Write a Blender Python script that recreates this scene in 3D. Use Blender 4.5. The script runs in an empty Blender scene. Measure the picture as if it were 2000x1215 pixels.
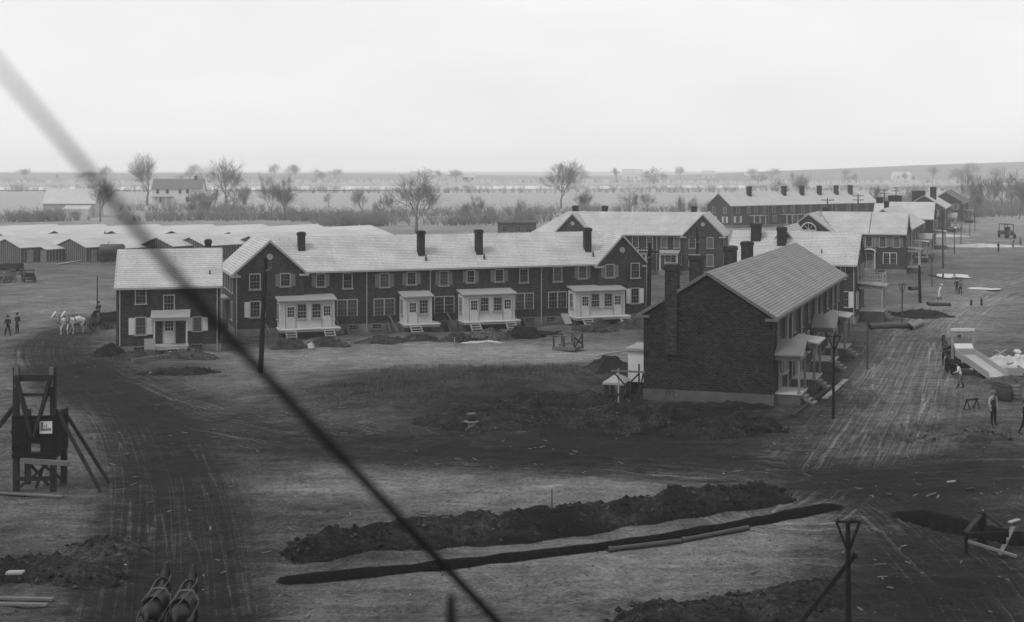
import bpy, math, random
import numpy as np
from mathutils import Vector, Matrix
random.seed(7); np.random.seed(7)
R = math.radians
SC = bpy.context.scene
COL = SC.collection

# ------------------------------------------------------------------ camera
F, CX, HZ, CH = 2700.0, 1150.0, 325.0, 15.0      # focal length (px of a 2000 px plate), principal column, horizon row, height
cam_d = bpy.data.cameras.new('camera'); cam = bpy.data.objects.new('camera', cam_d); COL.objects.link(cam)
cam.location = (0, 0, CH); cam.rotation_euler = (R(90), 0, 0)
cam_d.sensor_width = 36.0; cam_d.lens = 36.0 * F / 2000.0
cam_d.shift_x = -(CX - 1000.0) / 2000.0; cam_d.shift_y = -(607.5 - HZ) / 2000.0
cam_d.clip_start = 0.2; cam_d.clip_end = 9000
cam_d.dof.use_dof = True; cam_d.dof.focus_distance = 105.0
cam_d.dof.aperture_fstop = cam_d.lens / 1000.0 / 0.034
SC.camera = cam

# ------------------------------------------------------------------ sky, sun, exposure
world = bpy.data.worlds.new('World'); SC.world = world; world.use_nodes = True
nt = world.node_tree; bg = nt.nodes['Background']
SUN_EL, SUN_AZ = 52.0, -128.0        # azimuth measured from +Y towards +X: the sun stands behind the camera's left shoulder
sky = nt.nodes.new('ShaderNodeTexSky'); sky.sky_type = 'NISHITA'; sky.sun_disc = False
sky.sun_elevation = R(SUN_EL); sky.sun_rotation = R(SUN_AZ)
sky.air_density = 1.6; sky.dust_density = 6.0; sky.ozone_density = 1.0
bw = nt.nodes.new('ShaderNodeRGBToBW'); nt.links.new(sky.outputs[0], bw.inputs[0])     # black-and-white plate
mixv = nt.nodes.new('ShaderNodeMix'); mixv.data_type = 'FLOAT'; mixv.inputs['Factor'].default_value = 0.88   # overcast veil evens the sky out
nt.links.new(bw.outputs[0], mixv.inputs['A']); mixv.inputs['B'].default_value = 7.6
ctc = nt.nodes.new('ShaderNodeTexCoord'); cmp_ = nt.nodes.new('ShaderNodeMapping'); cmp_.inputs['Scale'].default_value = (1, 1, 3.0); nt.links.new(ctc.outputs['Generated'], cmp_.inputs['Vector'])
cn = nt.nodes.new('ShaderNodeTexNoise'); cn.inputs['Scale'].default_value = 3.4; cn.inputs['Detail'].default_value = 5; nt.links.new(cmp_.outputs[0], cn.inputs['Vector'])     # faint cloud tone
cm = nt.nodes.new('ShaderNodeMath'); cm.operation = 'MULTIPLY_ADD'; nt.links.new(cn.outputs['Fac'], cm.inputs[0]); cm.inputs[1].default_value = .34; cm.inputs[2].default_value = .83
cx_ = nt.nodes.new('ShaderNodeMath'); cx_.operation = 'MULTIPLY'; nt.links.new(mixv.outputs[0], cx_.inputs[0]); nt.links.new(cm.outputs[0], cx_.inputs[1])
nt.links.new(cx_.outputs[0], bg.inputs['Color']); bg.inputs['Strength'].default_value = 0.133
sun_d = bpy.data.lights.new('sun', 'SUN'); sun = bpy.data.objects.new('sun', sun_d); COL.objects.link(sun)
sun_d.energy = 1.5; sun_d.angle = R(14); sun_d.color = (1, 1, 1)
sun.location = (-60, -40, 80)
sd = Vector((math.sin(R(SUN_AZ)) * math.cos(R(SUN_EL)), math.cos(R(SUN_AZ)) * math.cos(R(SUN_EL)), math.sin(R(SUN_EL))))
sun.rotation_euler = sd.to_track_quat('Z', 'Y').to_euler()
vs = SC.view_settings; vs.view_transform = 'Standard'; vs.look = 'None'; vs.gamma = 1.0; vs.exposure = 0.0
vs.use_curve_mapping = False
SC.render.engine = 'CYCLES'
SC.cycles.use_denoising = True; SC.cycles.sampling_pattern = 'TABULATED_SOBOL'; SC.cycles.denoising_input_passes = 'RGB_ALBEDO_NORMAL'; SC.cycles.denoising_prefilter = 'ACCURATE'
SC.cycles.max_bounces = 8; SC.cycles.volume_bounces = 6; SC.cycles.diffuse_bounces = 3
SC.cycles.caustics_reflective = False; SC.cycles.caustics_refractive = False

# ------------------------------------------------------------------ projection helpers (plate pixel -> place on the site)
def gp(px, py, z=0.0):
    Y = (CH - z) * F / (py - HZ)
    return ((px - CX) / F * Y, Y)
def g3(px, py, z=0.0):
    x, y = gp(px, py, z); return Vector((x, y, z))
def ap(px, py, Y):
    return Vector(((px - CX) / F * Y, Y, CH - (py - HZ) / F * Y))

# ------------------------------------------------------------------ materials
MATS = {}
def nnode(nt, t, **k):
    n = nt.nodes.new(t)
    for a, b in k.items(): setattr(n, a, b)
    return n
def math_n(nt, op, a, b=None, clamp=False):
    n = nt.nodes.new('ShaderNodeMath'); n.operation = op; n.use_clamp = clamp
    for i, s in enumerate((a, b)):
        if s is None: continue
        if isinstance(s, (int, float)): n.inputs[i].default_value = s
        else: nt.links.new(s, n.inputs[i])
    return n.outputs[0]
def mat(name, val, rough=0.85, var=0.25, scale=3.0, bump=0.0, spec=0.2, streak=None, metal=0.0):
    """plain grey stuff with uneven tone; streak=(sx,sy,sz) stretches the grain"""
    m = bpy.data.materials.new(name); m.use_nodes = True; MATS[name] = m
    nt = m.node_tree; b = nt.nodes['Principled BSDF']
    b.inputs['Roughness'].default_value = rough; b.inputs['Specular IOR Level'].default_value = spec
    b.inputs['Metallic'].default_value = metal
    tc = nnode(nt, 'ShaderNodeTexCoord'); mp = nnode(nt, 'ShaderNodeMapping')
    nt.links.new(tc.outputs['Object'], mp.inputs['Vector'])
    if streak: mp.inputs['Scale'].default_value = streak
    no = nnode(nt, 'ShaderNodeTexNoise'); no.inputs['Scale'].default_value = scale; no.inputs['Detail'].default_value = 5
    nt.links.new(mp.outputs[0], no.inputs['Vector'])
    no2 = nnode(nt, 'ShaderNodeTexNoise'); no2.inputs['Scale'].default_value = scale * 0.23; no2.inputs['Detail'].default_value = 2
    nt.links.new(tc.outputs['Object'], no2.inputs['Vector'])
    s = math_n(nt, 'ADD', no.outputs['Fac'], no2.outputs['Fac'])
    k = math_n(nt, 'MULTIPLY_ADD', math_n(nt, 'SUBTRACT', s, 1.0), 2.0 * var)
    k.node.inputs[2].default_value = 1.0
    v = math_n(nt, 'MULTIPLY', k, val)
    v = math_n(nt, 'MAXIMUM', v, val * 0.25)
    nt.links.new(v, b.inputs['Base Color'])
    if bump:
        bp = nnode(nt, 'ShaderNodeBump'); bp.inputs['Strength'].default_value = bump; bp.inputs['Distance'].default_value = 0.05
        nt.links.new(no.outputs['Fac'], bp.inputs['Height']); nt.links.new(bp.outputs[0], b.inputs['Normal'])
    return m
def mat_courses(name, c1, c2, mortar, bw_, rh, msize, var=0.25, rough=0.9, bump=0.25, big=0.35, spots=0.0, wav=0.04):
    """bricks or slates by UV in metres; far too small in the picture to be told apart one by one"""
    m = bpy.data.materials.new(name); m.use_nodes = True; MATS[name] = m
    nt = m.node_tree; b = nt.nodes['Principled BSDF']
    b.inputs['Roughness'].default_value = rough; b.inputs['Specular IOR Level'].default_value = 0.2
    uv0 = nnode(nt, 'ShaderNodeUVMap'); wn = nnode(nt, 'ShaderNodeTexNoise'); wn.inputs['Scale'].default_value = .8; wn.inputs['Detail'].default_value = 3
    nt.links.new(uv0.outputs[0], wn.inputs['Vector']); uv = nnode(nt, 'ShaderNodeVectorMath', operation='MULTIPLY_ADD'); nt.links.new(wn.outputs['Color'], uv.inputs[0])
    uv.inputs[1].default_value = (wav, wav, 0); nt.links.new(uv0.outputs[0], uv.inputs[2])
    br = nnode(nt, 'ShaderNodeTexBrick'); br.offset = 0.5
    br.inputs['Scale'].default_value = 1.0; br.inputs['Mortar Size'].default_value = msize
    br.inputs['Mortar Smooth'].default_value = 0.3; br.inputs['Bias'].default_value = 0.0
    br.inputs['Brick Width'].default_value = bw_; br.inputs['Row Height'].default_value = rh
    br.inputs['Color1'].default_value = (c1, c1, c1, 1); br.inputs['Color2'].default_value = (c2, c2, c2, 1)
    br.inputs['Mortar'].default_value = (mortar, mortar, mortar, 1)
    nt.links.new(uv.outputs[0], br.inputs['Vector'])
    no = nnode(nt, 'ShaderNodeTexNoise'); no.inputs['Scale'].default_value = 0.5; no.inputs['Detail'].default_value = 4
    n2 = nnode(nt, 'ShaderNodeTexNoise'); n2.inputs['Scale'].default_value = 6.0; n2.inputs['Detail'].default_value = 3
    mp = nnode(nt, 'ShaderNodeMapping'); mp.inputs['Scale'].default_value = (0.6, 2.2, 1)
    nt.links.new(uv.outputs[0], no.inputs['Vector']); nt.links.new(uv.outputs[0], mp.inputs['Vector']); nt.links.new(mp.outputs[0], n2.inputs['Vector'])
    k = math_n(nt, 'MULTIPLY_ADD', math_n(nt, 'SUBTRACT', no.outputs['Fac'], 0.5), 2 * big); k.node.inputs[2].default_value = 1.0
    k2 = math_n(nt, 'MULTIPLY_ADD', math_n(nt, 'SUBTRACT', n2.outputs['Fac'], 0.5), 2 * var); k2.node.inputs[2].default_value = 1.0
    kk = math_n(nt, 'MULTIPLY', k, k2)
    if spots:
        n3 = nnode(nt, 'ShaderNodeTexNoise'); n3.inputs['Scale'].default_value = 3.3; n3.inputs['Detail'].default_value = 1
        mp3 = nnode(nt, 'ShaderNodeMapping'); mp3.inputs['Scale'].default_value = (1.0, 2.6, 1); nt.links.new(uv.outputs[0], mp3.inputs['Vector'])
        nt.links.new(mp3.outputs[0], n3.inputs['Vector'])
        sp = math_n(nt, 'MULTIPLY', math_n(nt, 'SUBTRACT', n3.outputs['Fac'], 0.67, True), spots * 10)
        kk = math_n(nt, 'ADD', kk, sp)
    bwn = nnode(nt, 'ShaderNodeRGBToBW'); nt.links.new(br.outputs['Color'], bwn.inputs[0])
    v = math_n(nt, 'MULTIPLY', bwn.outputs[0], kk)
    nt.links.new(v, b.inputs['Base Color'])
    bp = nnode(nt, 'ShaderNodeBump'); bp.inputs['Strength'].default_value = bump; bp.inputs['Distance'].default_value = 0.03
    bp.invert = True
    nt.links.new(br.outputs['Fac'], bp.inputs['Height']); nt.links.new(bp.outputs[0], b.inputs['Normal'])
    return m
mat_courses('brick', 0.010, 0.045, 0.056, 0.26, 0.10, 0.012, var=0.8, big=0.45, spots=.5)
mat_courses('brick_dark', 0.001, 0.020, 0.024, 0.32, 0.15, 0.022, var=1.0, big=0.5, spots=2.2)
mat_courses('chimney_brick', 0.008, 0.036, 0.034, 0.26, 0.12, 0.012, var=0.6, big=0.4)
mat_courses('slate', 0.36, 0.41, 0.19, 9.0, 0.25, 0.030, var=0.5, big=0.34, bump=0.6, wav=.12)
mat_courses('slate_far', 0.38, 0.41, 0.24, 9.0, 0.34, 0.035, var=0.15, big=0.18)
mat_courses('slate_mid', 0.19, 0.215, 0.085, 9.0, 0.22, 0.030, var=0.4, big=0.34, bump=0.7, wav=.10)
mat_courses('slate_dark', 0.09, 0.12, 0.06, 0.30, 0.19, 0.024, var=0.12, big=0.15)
mat('white_paint', 0.46, 0.6, 0.10, 2.0)
mat('porch_white', 0.46, 0.7, 0.25, 1.3)
mat('trim', 0.28, 0.7, 0.12, 2.0)
mat('trim_grey', 0.14, 0.7, 0.15, 2.0)
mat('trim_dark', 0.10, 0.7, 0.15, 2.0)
mat('shutter_light', 0.50, 0.7, 0.08, 2.0)
mat('shutter_mid', 0.13, 0.7, 0.10, 2.0)
mat('shutter_dark', 0.022, 0.7, 0.15, 2.0)
mat('glass', 0.012, 0.12, 0.3, 1.0, spec=0.5)
mat('glass_pale', 0.05, 0.2, 0.5, 1.0, spec=0.5)
mat('glass_blind', 0.06, 0.5, 0.5, 1.0, spec=0.5)
mat('black_void', 0.006, 0.95, 0.2, 1.0, spec=0.0)
mat('concrete', 0.15, 0.9, 0.3, 1.6, bump=0.2)
mat('concrete_dark', 0.07, 0.9, 0.4, 1.6, bump=0.2)
mat('tin_roof', 0.24, 0.55, 0.12, 1.5)
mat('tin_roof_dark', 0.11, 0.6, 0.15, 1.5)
mat('deck_wood', 0.30, 0.8, 0.22, 2.0, streak=(1, 8, 1))
mat('lumber_pale', 0.24, 0.8, 0.25, 2.5, streak=(1, 6, 6))
mat('lumber', 0.11, 0.85, 0.35, 2.5, streak=(6, 6, 1), bump=0.15)
mat('timber_dark', 0.02, 0.85, 0.45, 3.0, streak=(5, 5, 1), bump=0.2)
mat('timber_black', 0.005, 0.9, 0.5, 3.0, bump=0.2)
mat('pole_wood', 0.006, 0.9, 0.5, 4.0, streak=(6, 6, 0.6), bump=0.2)
mat('pole_wood_grey', 0.05, 0.9, 0.4, 4.0, streak=(6, 6, 0.6))
mat('iron', 0.02, 0.55, 0.4, 5.0, spec=0.4)
mat('pipe_iron', 0.035, 0.6, 0.4, 3.0, spec=0.4)
mat('pipe_clay', 0.14, 0.7, 0.3, 3.0)
mat('board_dark', 0.055, 0.9, 0.35, 1.2, streak=(3, 3, 0.5))
mat('batten_pale', 0.22, 0.9, 0.4, 1.2)
mat('felt_roof', 0.36, 0.85, 0.22, 0.5)
mat('felt_roof_far', 0.40, 0.85, 0.15, 0.5)
mat('bark', 0.12, 0.95, 0.3, 2.0)
mat('twigs', 0.15, 0.95, 0.3, 1.0)
mat('shrub', 0.16, 0.95, 0.4, 0.4)
mat('canvas_dark', 0.014, 0.9, 0.5, 1.5, bump=0.3)
mat('cement_white', 0.34, 0.9, 0.35, 1.5, bump=0.4)
mat('bag_white', 0.40, 0.9, 0.2, 2.0, bump=0.3)
mat('cable_steel', 0.012, 0.7, 0.3, 8.0)
mat('skin', 0.22, 0.7, 0.1, 4.0); mat('cloth_black', 0.006, 0.95, 0.3, 4.0); mat('cloth_dark', 0.02, 0.95, 0.3, 4.0)
mat('cloth_grey', 0.10, 0.95, 0.25, 4.0); mat('cloth_white', 0.52, 0.9, 0.1, 4.0); mat('cloth_pale', 0.28, 0.9, 0.2, 4.0)
mat('horse_black', 0.014, 0.5, 0.5, 3.0); mat('horse_white', 0.50, 0.8, 0.15, 3.0)
mat('leather', 0.012, 0.6, 0.3, 5.0); mat('strap_pale', 0.10, 0.6, 0.2, 5.0)
mat('wagon_paint', 0.04, 0.8, 0.4, 2.0); mat('paper', 0.55, 0.8, 0.05, 1.0)
mat('barrel_wood', 0.045, 0.8, 0.4, 3.0, streak=(6, 6, 0.6))
mat('pale_plaster', 0.50, 0.85, 0.1, 1.0); mat('roof_far', 0.12, 0.85, 0.15, 1.0); mat('chalk_black', 0.006, 0.9, 0.2, 2.0)

# ------------------------------------------------------------------ mesh building
class MB:
    def __init__(s): s.v = []; s.f = []; s.m = []; s.cur = 0
    def mat(s, i): s.cur = i; return s
    def poly(s, pts):
        k = len(s.v); s.v.extend([tuple(p) for p in pts]); s.f.append(tuple(range(k, k + len(pts)))); s.m.append(s.cur); return s
    def hexa(s, p):      # p: 8 corners, bottom 0-3 ccw seen from above, top 4-7
        k = len(s.v); s.v.extend([tuple(q) for q in p])
        for f in ((3, 2, 1, 0), (4, 5, 6, 7), (0, 1, 5, 4), (1, 2, 6, 5), (2, 3, 7, 6), (3, 0, 4, 7)):
            s.f.append(tuple(k + i for i in f)); s.m.append(s.cur)
        return s
    def box(s, x0, x1, y0, y1, z0, z1):
        return s.hexa([(x0, y0, z0), (x1, y0, z0), (x1, y1, z0), (x0, y1, z0), (x0, y0, z1), (x1, y0, z1), (x1, y1, z1), (x0, y1, z1)])
    def bar(s, p, q, w, h=None, up=(0, 0, 1)):
        p = Vector(p); q = Vector(q); h = h or w
        d = (q - p).normalized(); u = Vector(up)
        if abs(d.dot(u)) > 0.98: u = Vector((1, 0, 0))
        a = d.cross(u).normalized(); b = a.cross(d).normalized()
        a = a * w / 2; b = b * h / 2
        return s.hexa([p - a - b, p + a - b, q + a - b, q - a - b, p - a + b, p + a + b, q + a + b, q - a + b])
    def tube(s, pts, rad, n=8, cap=True):
        pts = [Vector(p) for p in pts]
        if isinstance(rad, (int, float)): rad = [rad] * len(pts)
        k = len(s.v)
        for i, p in enumerate(pts):
            d = (pts[min(i + 1, len(pts) - 1)] - pts[max(i - 1, 0)]).normalized()
            u = Vector((0, 0, 1)) if abs(d.z) < 0.9 else Vector((1, 0, 0))
            a = d.cross(u).normalized(); b = a.cross(d).normalized()
            for j in range(n):
                t = 2 * math.pi * j / n
                s.v.append(tuple(p + (a * math.cos(t) + b * math.sin(t)) * rad[i]))
        for i in range(len(pts) - 1):
            for j in range(n):
                j2 = (j + 1) % n
                s.f.append((k + i * n + j, k + i * n + j2, k + (i + 1) * n + j2, k + (i + 1) * n + j)); s.m.append(s.cur)
        if cap:
            s.f.append(tuple(k + j for j in range(n))[::-1]); s.m.append(s.cur)
            e = k + (len(pts) - 1) * n; s.f.append(tuple(e + j for j in range(n))); s.m.append(s.cur)
        return s
    def lathe(s, prof, n=14, c=(0, 0, 0)):
        k = len(s.v)
        for r, z in prof:
            for j in range(n):
                t = 2 * math.pi * j / n; s.v.append((c[0] + r * math.cos(t), c[1] + r * math.sin(t), c[2] + z))
        for i in range(len(prof) - 1):
            for j in range(n):
                j2 = (j + 1) % n
                s.f.append((k + i * n + j, k + i * n + j2, k + (i + 1) * n + j2, k + (i + 1) * n + j)); s.m.append(s.cur)
        return s
    def mesh(s, name, mats, smooth=False, uv=True):
        me = bpy.data.meshes.new(name); me.from_pydata(s.v, [], s.f); 
        if not isinstance(mats, (list, tuple)): mats = [mats]
        for m in mats: me.materials.append(MATS[m] if isinstance(m, str) else m)
        me.polygons.foreach_set('material_index', s.m)
        if smooth: me.polygons.foreach_set('use_smooth', [True] * len(s.f))
        me.update()
        if uv:
            lay = me.uv_layers.new(name='UVMap')
            co = s.v
            for p in me.polygons:
                n = p.normal
                if abs(n.z) > 0.97: t = Vector((1, 0, 0)); b = Vector((0, 1, 0))
                else:
                    t = Vector((0, 0, 1)).cross(n).normalized(); b = n.cross(t)
                for li in p.loop_indices:
                    c = Vector(co[me.loops[li].vertex_index]); lay.data[li].uv = (c.dot(t), c.dot(b))
        return me
    def build(s, name, mats, parent=None, smooth=False, uv=True, loc=None, rz=0.0):
        return put(name, s.mesh(name, mats, smooth, uv), parent, loc, rz)
def put(name, me, parent=None, loc=None, rz=0.0):
    o = bpy.data.objects.new(name, me); COL.objects.link(o)
    if parent is not None: o.parent = parent
    if loc is not None: o.location = loc
    if rz: o.rotation_euler = (0, 0, rz)
    return o
def tag(o, label=None, cat=None, group=None, kind=None):
    if label: o['label'] = label
    if cat: o['category'] = cat
    if group: o['group'] = group
    if kind: o['kind'] = kind
    return o
def thing(name, label, cat, loc=(0, 0, 0), rz=0.0, group=None):
    o = bpy.data.objects.new(name, None); COL.objects.link(o); o.location = loc; o.rotation_euler = (0, 0, rz)
    o.empty_display_size = 0.3
    return tag(o, label, cat, group)
def dup(o, loc=None, rz=None, label=None, scale=None, parent=None, group=None):
    c = o.copy(); COL.objects.link(c)
    if parent is not None: c.parent = parent
    if loc is not None: c.location = loc
    if rz is not None: c.rotation_euler = (0, 0, rz)
    if scale is not None: c.scale = (scale,) * 3 if isinstance(scale, (int, float)) else scale
    if label: c['label'] = label
    if group: c['group'] = group
    for ch in list(o.children): dup(ch, parent=c)
    return c

# ------------------------------------------------------------------ ground
def vnoise(x, y, seed=0):
    x = np.asarray(x, float); y = np.asarray(y, float)
    xi = np.floor(x).astype(np.int64); yi = np.floor(y).astype(np.int64); fx = x - xi; fy = y - yi
    fx = fx * fx * (3 - 2 * fx); fy = fy * fy * (3 - 2 * fy)
    def h(a, b):
        n = (a * 374761393 + b * 668265263 + seed * 974711) & 0x7fffffff
        n = ((n ^ (n >> 13)) * 1274126177) & 0x7fffffff
        return ((n ^ (n >> 16)) & 0xffff) / 65535.0
    return (h(xi, yi) * (1 - fx) * (1 - fy) + h(xi + 1, yi) * fx * (1 - fy) + h(xi, yi + 1) * (1 - fx) * fy + h(xi + 1, yi + 1) * fx * fy) - 0.5
def fbm(x, y, seed=0, o=4):
    s = 0; a = 1.0
    for k in range(o): s = s + a * vnoise(x * 2 ** k, y * 2 ** k, seed + k * 17); a *= 0.5
    return s
def polydist(X, Y, pts):
    """signed offset across and running length along a polyline"""
    best = np.full(X.shape, 1e9); dd = np.zeros(X.shape); ss = np.zeros(X.shape); run = 0.0
    for (ax, ay), (bx, by) in zip(pts[:-1], pts[1:]):
        L = math.hypot(bx - ax, by - ay); ux, uy = (bx - ax) / L, (by - ay) / L
        t = np.clip((X - ax) * ux + (Y - ay) * uy, 0, L)
        ex = X - ax - ux * t; ey = Y - ay - uy * t
        d = np.hypot(ex, ey); sg = np.sign(ux * (Y - ay) - uy * (X - ax))
        w = d < best
        best = np.where(w, d, best); dd = np.where(w, d * sg, dd); ss = np.where(w, run + t, ss); run += L
    return best, dd, ss
def smooth_line(pts, n=6):
    out = []; P = [np.array(p) for p in pts]
    for i in range(len(P) - 1):
        p0, p1, p2, p3 = P[max(i - 1, 0)], P[i], P[i + 1], P[min(i + 2, len(P) - 1)]
        for k in range(n):
            t = k / n
            out.append(tuple(0.5 * ((2 * p1) + (-p0 + p2) * t + (2 * p0 - 5 * p1 + 4 * p2 - p3) * t * t + (-p0 + 3 * p1 - 3 * p2 + p3) * t ** 3)))
    out.append(tuple(P[-1])); return out
ROADS = [  # ground points by plate pixel, half width in metres, how dark the churned earth is
    (smooth_line([gp(*p) for p in [(330, 1330), (335, 1150), (335, 1010), (318, 910), (262, 815), (165, 745), (108, 695), (125, 655), (215, 622), (330, 604)]]), 2.9, 0.36),
    (smooth_line([gp(*p) for p in [(150, 720), (290, 782), (430, 822), (640, 858), (900, 882), (1250, 905), (1600, 925), (2100, 915)]]), 3.8, 0.20),
    (smooth_line([gp(*p) for p in [(1560, 1000), (1650, 920), (1720, 820), (1765, 730), (1800, 660), (1870, 600), (1960, 560), (2100, 520)]]), 4.2, -0.02),
    (smooth_line([gp(*p) for p in [(2050, 1330), (1900, 1130), (1740, 990), (1640, 930)]]), 3.0, 0.08),
]
TRENCH = [gp(*p) for p in [(572, 1133), (840, 1107), (1180, 1068), (1420, 1030), (1618, 990)]]
TRENCH2 = [gp(*p) for p in [(1790, 1006), (1860, 1028), (1990, 1052)]]
M0 = gp(459, 657); MA = R(20.7)          # row house frame used by the cutting in front of it
TONE = [  # px, py, rx, ry, change: damp, dry and sandy soil, plus uneven light and vignetting painted in
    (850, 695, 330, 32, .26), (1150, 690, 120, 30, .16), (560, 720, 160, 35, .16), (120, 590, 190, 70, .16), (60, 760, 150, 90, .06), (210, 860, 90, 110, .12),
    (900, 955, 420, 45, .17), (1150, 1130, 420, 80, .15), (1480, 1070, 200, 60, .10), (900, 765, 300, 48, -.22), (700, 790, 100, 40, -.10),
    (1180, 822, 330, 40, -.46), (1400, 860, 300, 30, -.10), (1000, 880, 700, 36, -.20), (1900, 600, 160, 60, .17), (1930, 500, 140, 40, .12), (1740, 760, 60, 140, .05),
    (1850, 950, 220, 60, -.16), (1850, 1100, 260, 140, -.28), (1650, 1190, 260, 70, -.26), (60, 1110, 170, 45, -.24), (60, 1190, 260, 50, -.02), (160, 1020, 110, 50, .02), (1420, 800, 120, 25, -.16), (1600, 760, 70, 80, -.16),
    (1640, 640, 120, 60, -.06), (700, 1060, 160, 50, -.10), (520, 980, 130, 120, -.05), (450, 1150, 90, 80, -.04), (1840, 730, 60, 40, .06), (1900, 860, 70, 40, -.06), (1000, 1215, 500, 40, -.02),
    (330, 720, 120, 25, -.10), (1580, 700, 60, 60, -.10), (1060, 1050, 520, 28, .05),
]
def hgt(X, Y, fine=True):
    X = np.asarray(X, float); Y = np.asarray(Y, float)
    near = np.clip(1.6 - Y / 220.0, 0, 1)
    h = (0.28 * fbm(X / 9, Y / 9, 3, 3) + 0.15 * fbm(X / 1.4, Y / 1.4, 5, 3)) * near + .09 * np.clip(1.6 - Y / 70.0, 0, 1) * fbm(X / .5, Y / .5, 15, 2)
    kx, ky = gp(880, 768); h = h + 0.9 * np.exp(-(((X - kx) / 10.5) ** 2 + ((Y - ky) / 9.0) ** 2) ** 1.5)       # grassy knoll
    kx, ky = gp(1180, 735); h = h + 0.5 * np.exp(-(((X - kx) / 6) ** 2 + ((Y - ky) / 6) ** 2))
    kx, ky = gp(1890, 860); h = h + 0.35 * np.exp(-(((X - kx) / 3) ** 2 + ((Y - ky) / 3) ** 2))
    for pts, hw, dk in ROADS:                                                                             # ruts
        b, d, s = polydist(X, Y, pts); m = np.clip(1.25 - b / hw, 0, 1)
        h = h - 0.10 * m + m * 0.10 * vnoise(d * 2.3 + 0.3 * vnoise(s * .2, d * 0, 4), s * 0.12, 9) + m * 0.05 * vnoise(d * 5, s * 0.2, 19)
    # cutting along the row house front
    u = (X - M0[0]) * math.cos(MA) + (Y - M0[1]) * math.sin(MA); v = -(X - M0[0]) * math.sin(MA) + (Y - M0[1]) * math.cos(MA)
    cut = np.clip(np.minimum((u - 4.2) / 0.8, (35.6 - u) / 0.8), 0, 1) * np.clip(np.minimum((v + 3.3 + 0.6 * vnoise(u * .5, v * 0, 8)) / 0.7, (9 - v) / 1.0), 0, 1)
    h = h * (1 - 0.8 * cut) - 1.4 * cut
    for pts, hw, dep in ((TRENCH, 0.38, 1.8), (TRENCH2, 0.75, 1.6)):
        b, d, s = polydist(X, Y, pts); w = hw + 0.22 * vnoise(s * 1.1, d * 0, 31); h = h * np.clip((b - .5) / 2.0, .1, 1)
        h = h - dep * np.clip((w + 0.16 - b) / 0.22, 0, 1)
    return h
def hz(x, y): return float(hgt(np.array([x]), np.array([y]))[0])
def graded(segs):
    out = [segs[0][0]]
    for a, b, st in segs:
        n = max(1, int(round((b - a) / st))); out += [a + (b - a) * (i + 1) / n for i in range(n)]
    return out
def geo(a, b, st, q):
    out = [a]; x = a
    while x < b: x += st; st *= q; out.append(x)
    return out
xs = [-v for v in geo(42, 5200, .6, 1.16)][::-1] + graded([(-42, -12, .28), (-12, 13, .14), (13, 46, .28)])[1:-1] + geo(46, 5200, .6, 1.16)
ys = [-1500, -400, -80, -10, 20, 32] + graded([(34, 49, .18), (49, 63, .10), (63, 96, .26), (96, 145, .36)]) + geo(145.5, 3900, .6, 1.09)
XX, YY = np.meshgrid(np.array(xs), np.array(ys)); nx, ny = len(xs), len(ys)
ZZ = hgt(XX, YY)
far = np.clip((YY - 330) / 500, 0, 1)
ZZ = ZZ + far * 1.2 * fbm(XX / 160, YY / 160, 77, 2) * np.clip(3 - YY / 700, 0, 1)
me = bpy.data.meshes.new('ground')
me.vertices.add(nx * ny); me.vertices.foreach_set('co', np.stack([XX, YY, ZZ], -1).ravel())
ii, jj = np.meshgrid(np.arange(nx - 1), np.arange(ny - 1)); a = (jj * nx + ii).ravel()
fc = np.stack([a, a + 1, a + nx + 1, a + nx], -1)
me.loops.add(fc.size); me.loops.foreach_set('vertex_index', fc.ravel()); me.polygons.add(len(fc))
me.polygons.foreach_set('loop_start', np.arange(len(fc)) * 4); me.polygons.foreach_set('loop_total', np.full(len(fc), 4))
me.polygons.foreach_set('use_smooth', np.ones(len(fc), bool)); me.update(calc_edges=True)
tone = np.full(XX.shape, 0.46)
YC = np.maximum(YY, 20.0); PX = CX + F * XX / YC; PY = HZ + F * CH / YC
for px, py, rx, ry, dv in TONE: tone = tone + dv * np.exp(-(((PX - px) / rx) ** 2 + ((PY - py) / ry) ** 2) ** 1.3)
rd = np.full(XX.shape, 1e3); rs = np.zeros(XX.shape); rm = np.zeros(XX.shape)
for pts, hw, dk in ROADS:
    b, d, s = polydist(XX, YY, pts); m = np.clip(1.5 - b / hw, 0, 1); m = m * m * (3 - 2 * m)
    tone = tone - dk * m; w = m > rm; rd = np.where(w, d, rd); rs = np.where(w, s, rs); rm = np.maximum(rm, m)
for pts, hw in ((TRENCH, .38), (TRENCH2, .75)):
    b, d, s = polydist(XX, YY, pts); w = hw + 0.22 * vnoise(s * 1.1, d * 0, 31) + .13; tone = tone - 2.2 * np.clip(1 - (b - w) / .12, 0, 1)  # trench blackened: the shade inside it is put into the ground colour
tone = tone - 0.9 * np.clip(-ZZ - 0.3, 0, 1) * (YY < 200)          # shade inside the dug cuttings, painted into the soil tone
tone = np.where(YY > 230, np.clip(.62 + (YY - 230) / 900, 0, .92), tone)  # ground grows paler with distance: extra haze painted into its tone
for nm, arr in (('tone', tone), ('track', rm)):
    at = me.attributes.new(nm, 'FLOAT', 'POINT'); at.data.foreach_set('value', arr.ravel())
at = me.attributes.new('run', 'FLOAT_VECTOR', 'POINT'); at.data.foreach_set('vector', np.stack([rd, rs, np.zeros_like(rd)], -1).ravel())
gm = bpy.data.materials.new('soil'); gm.use_nodes = True; MATS['soil'] = gm
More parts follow.
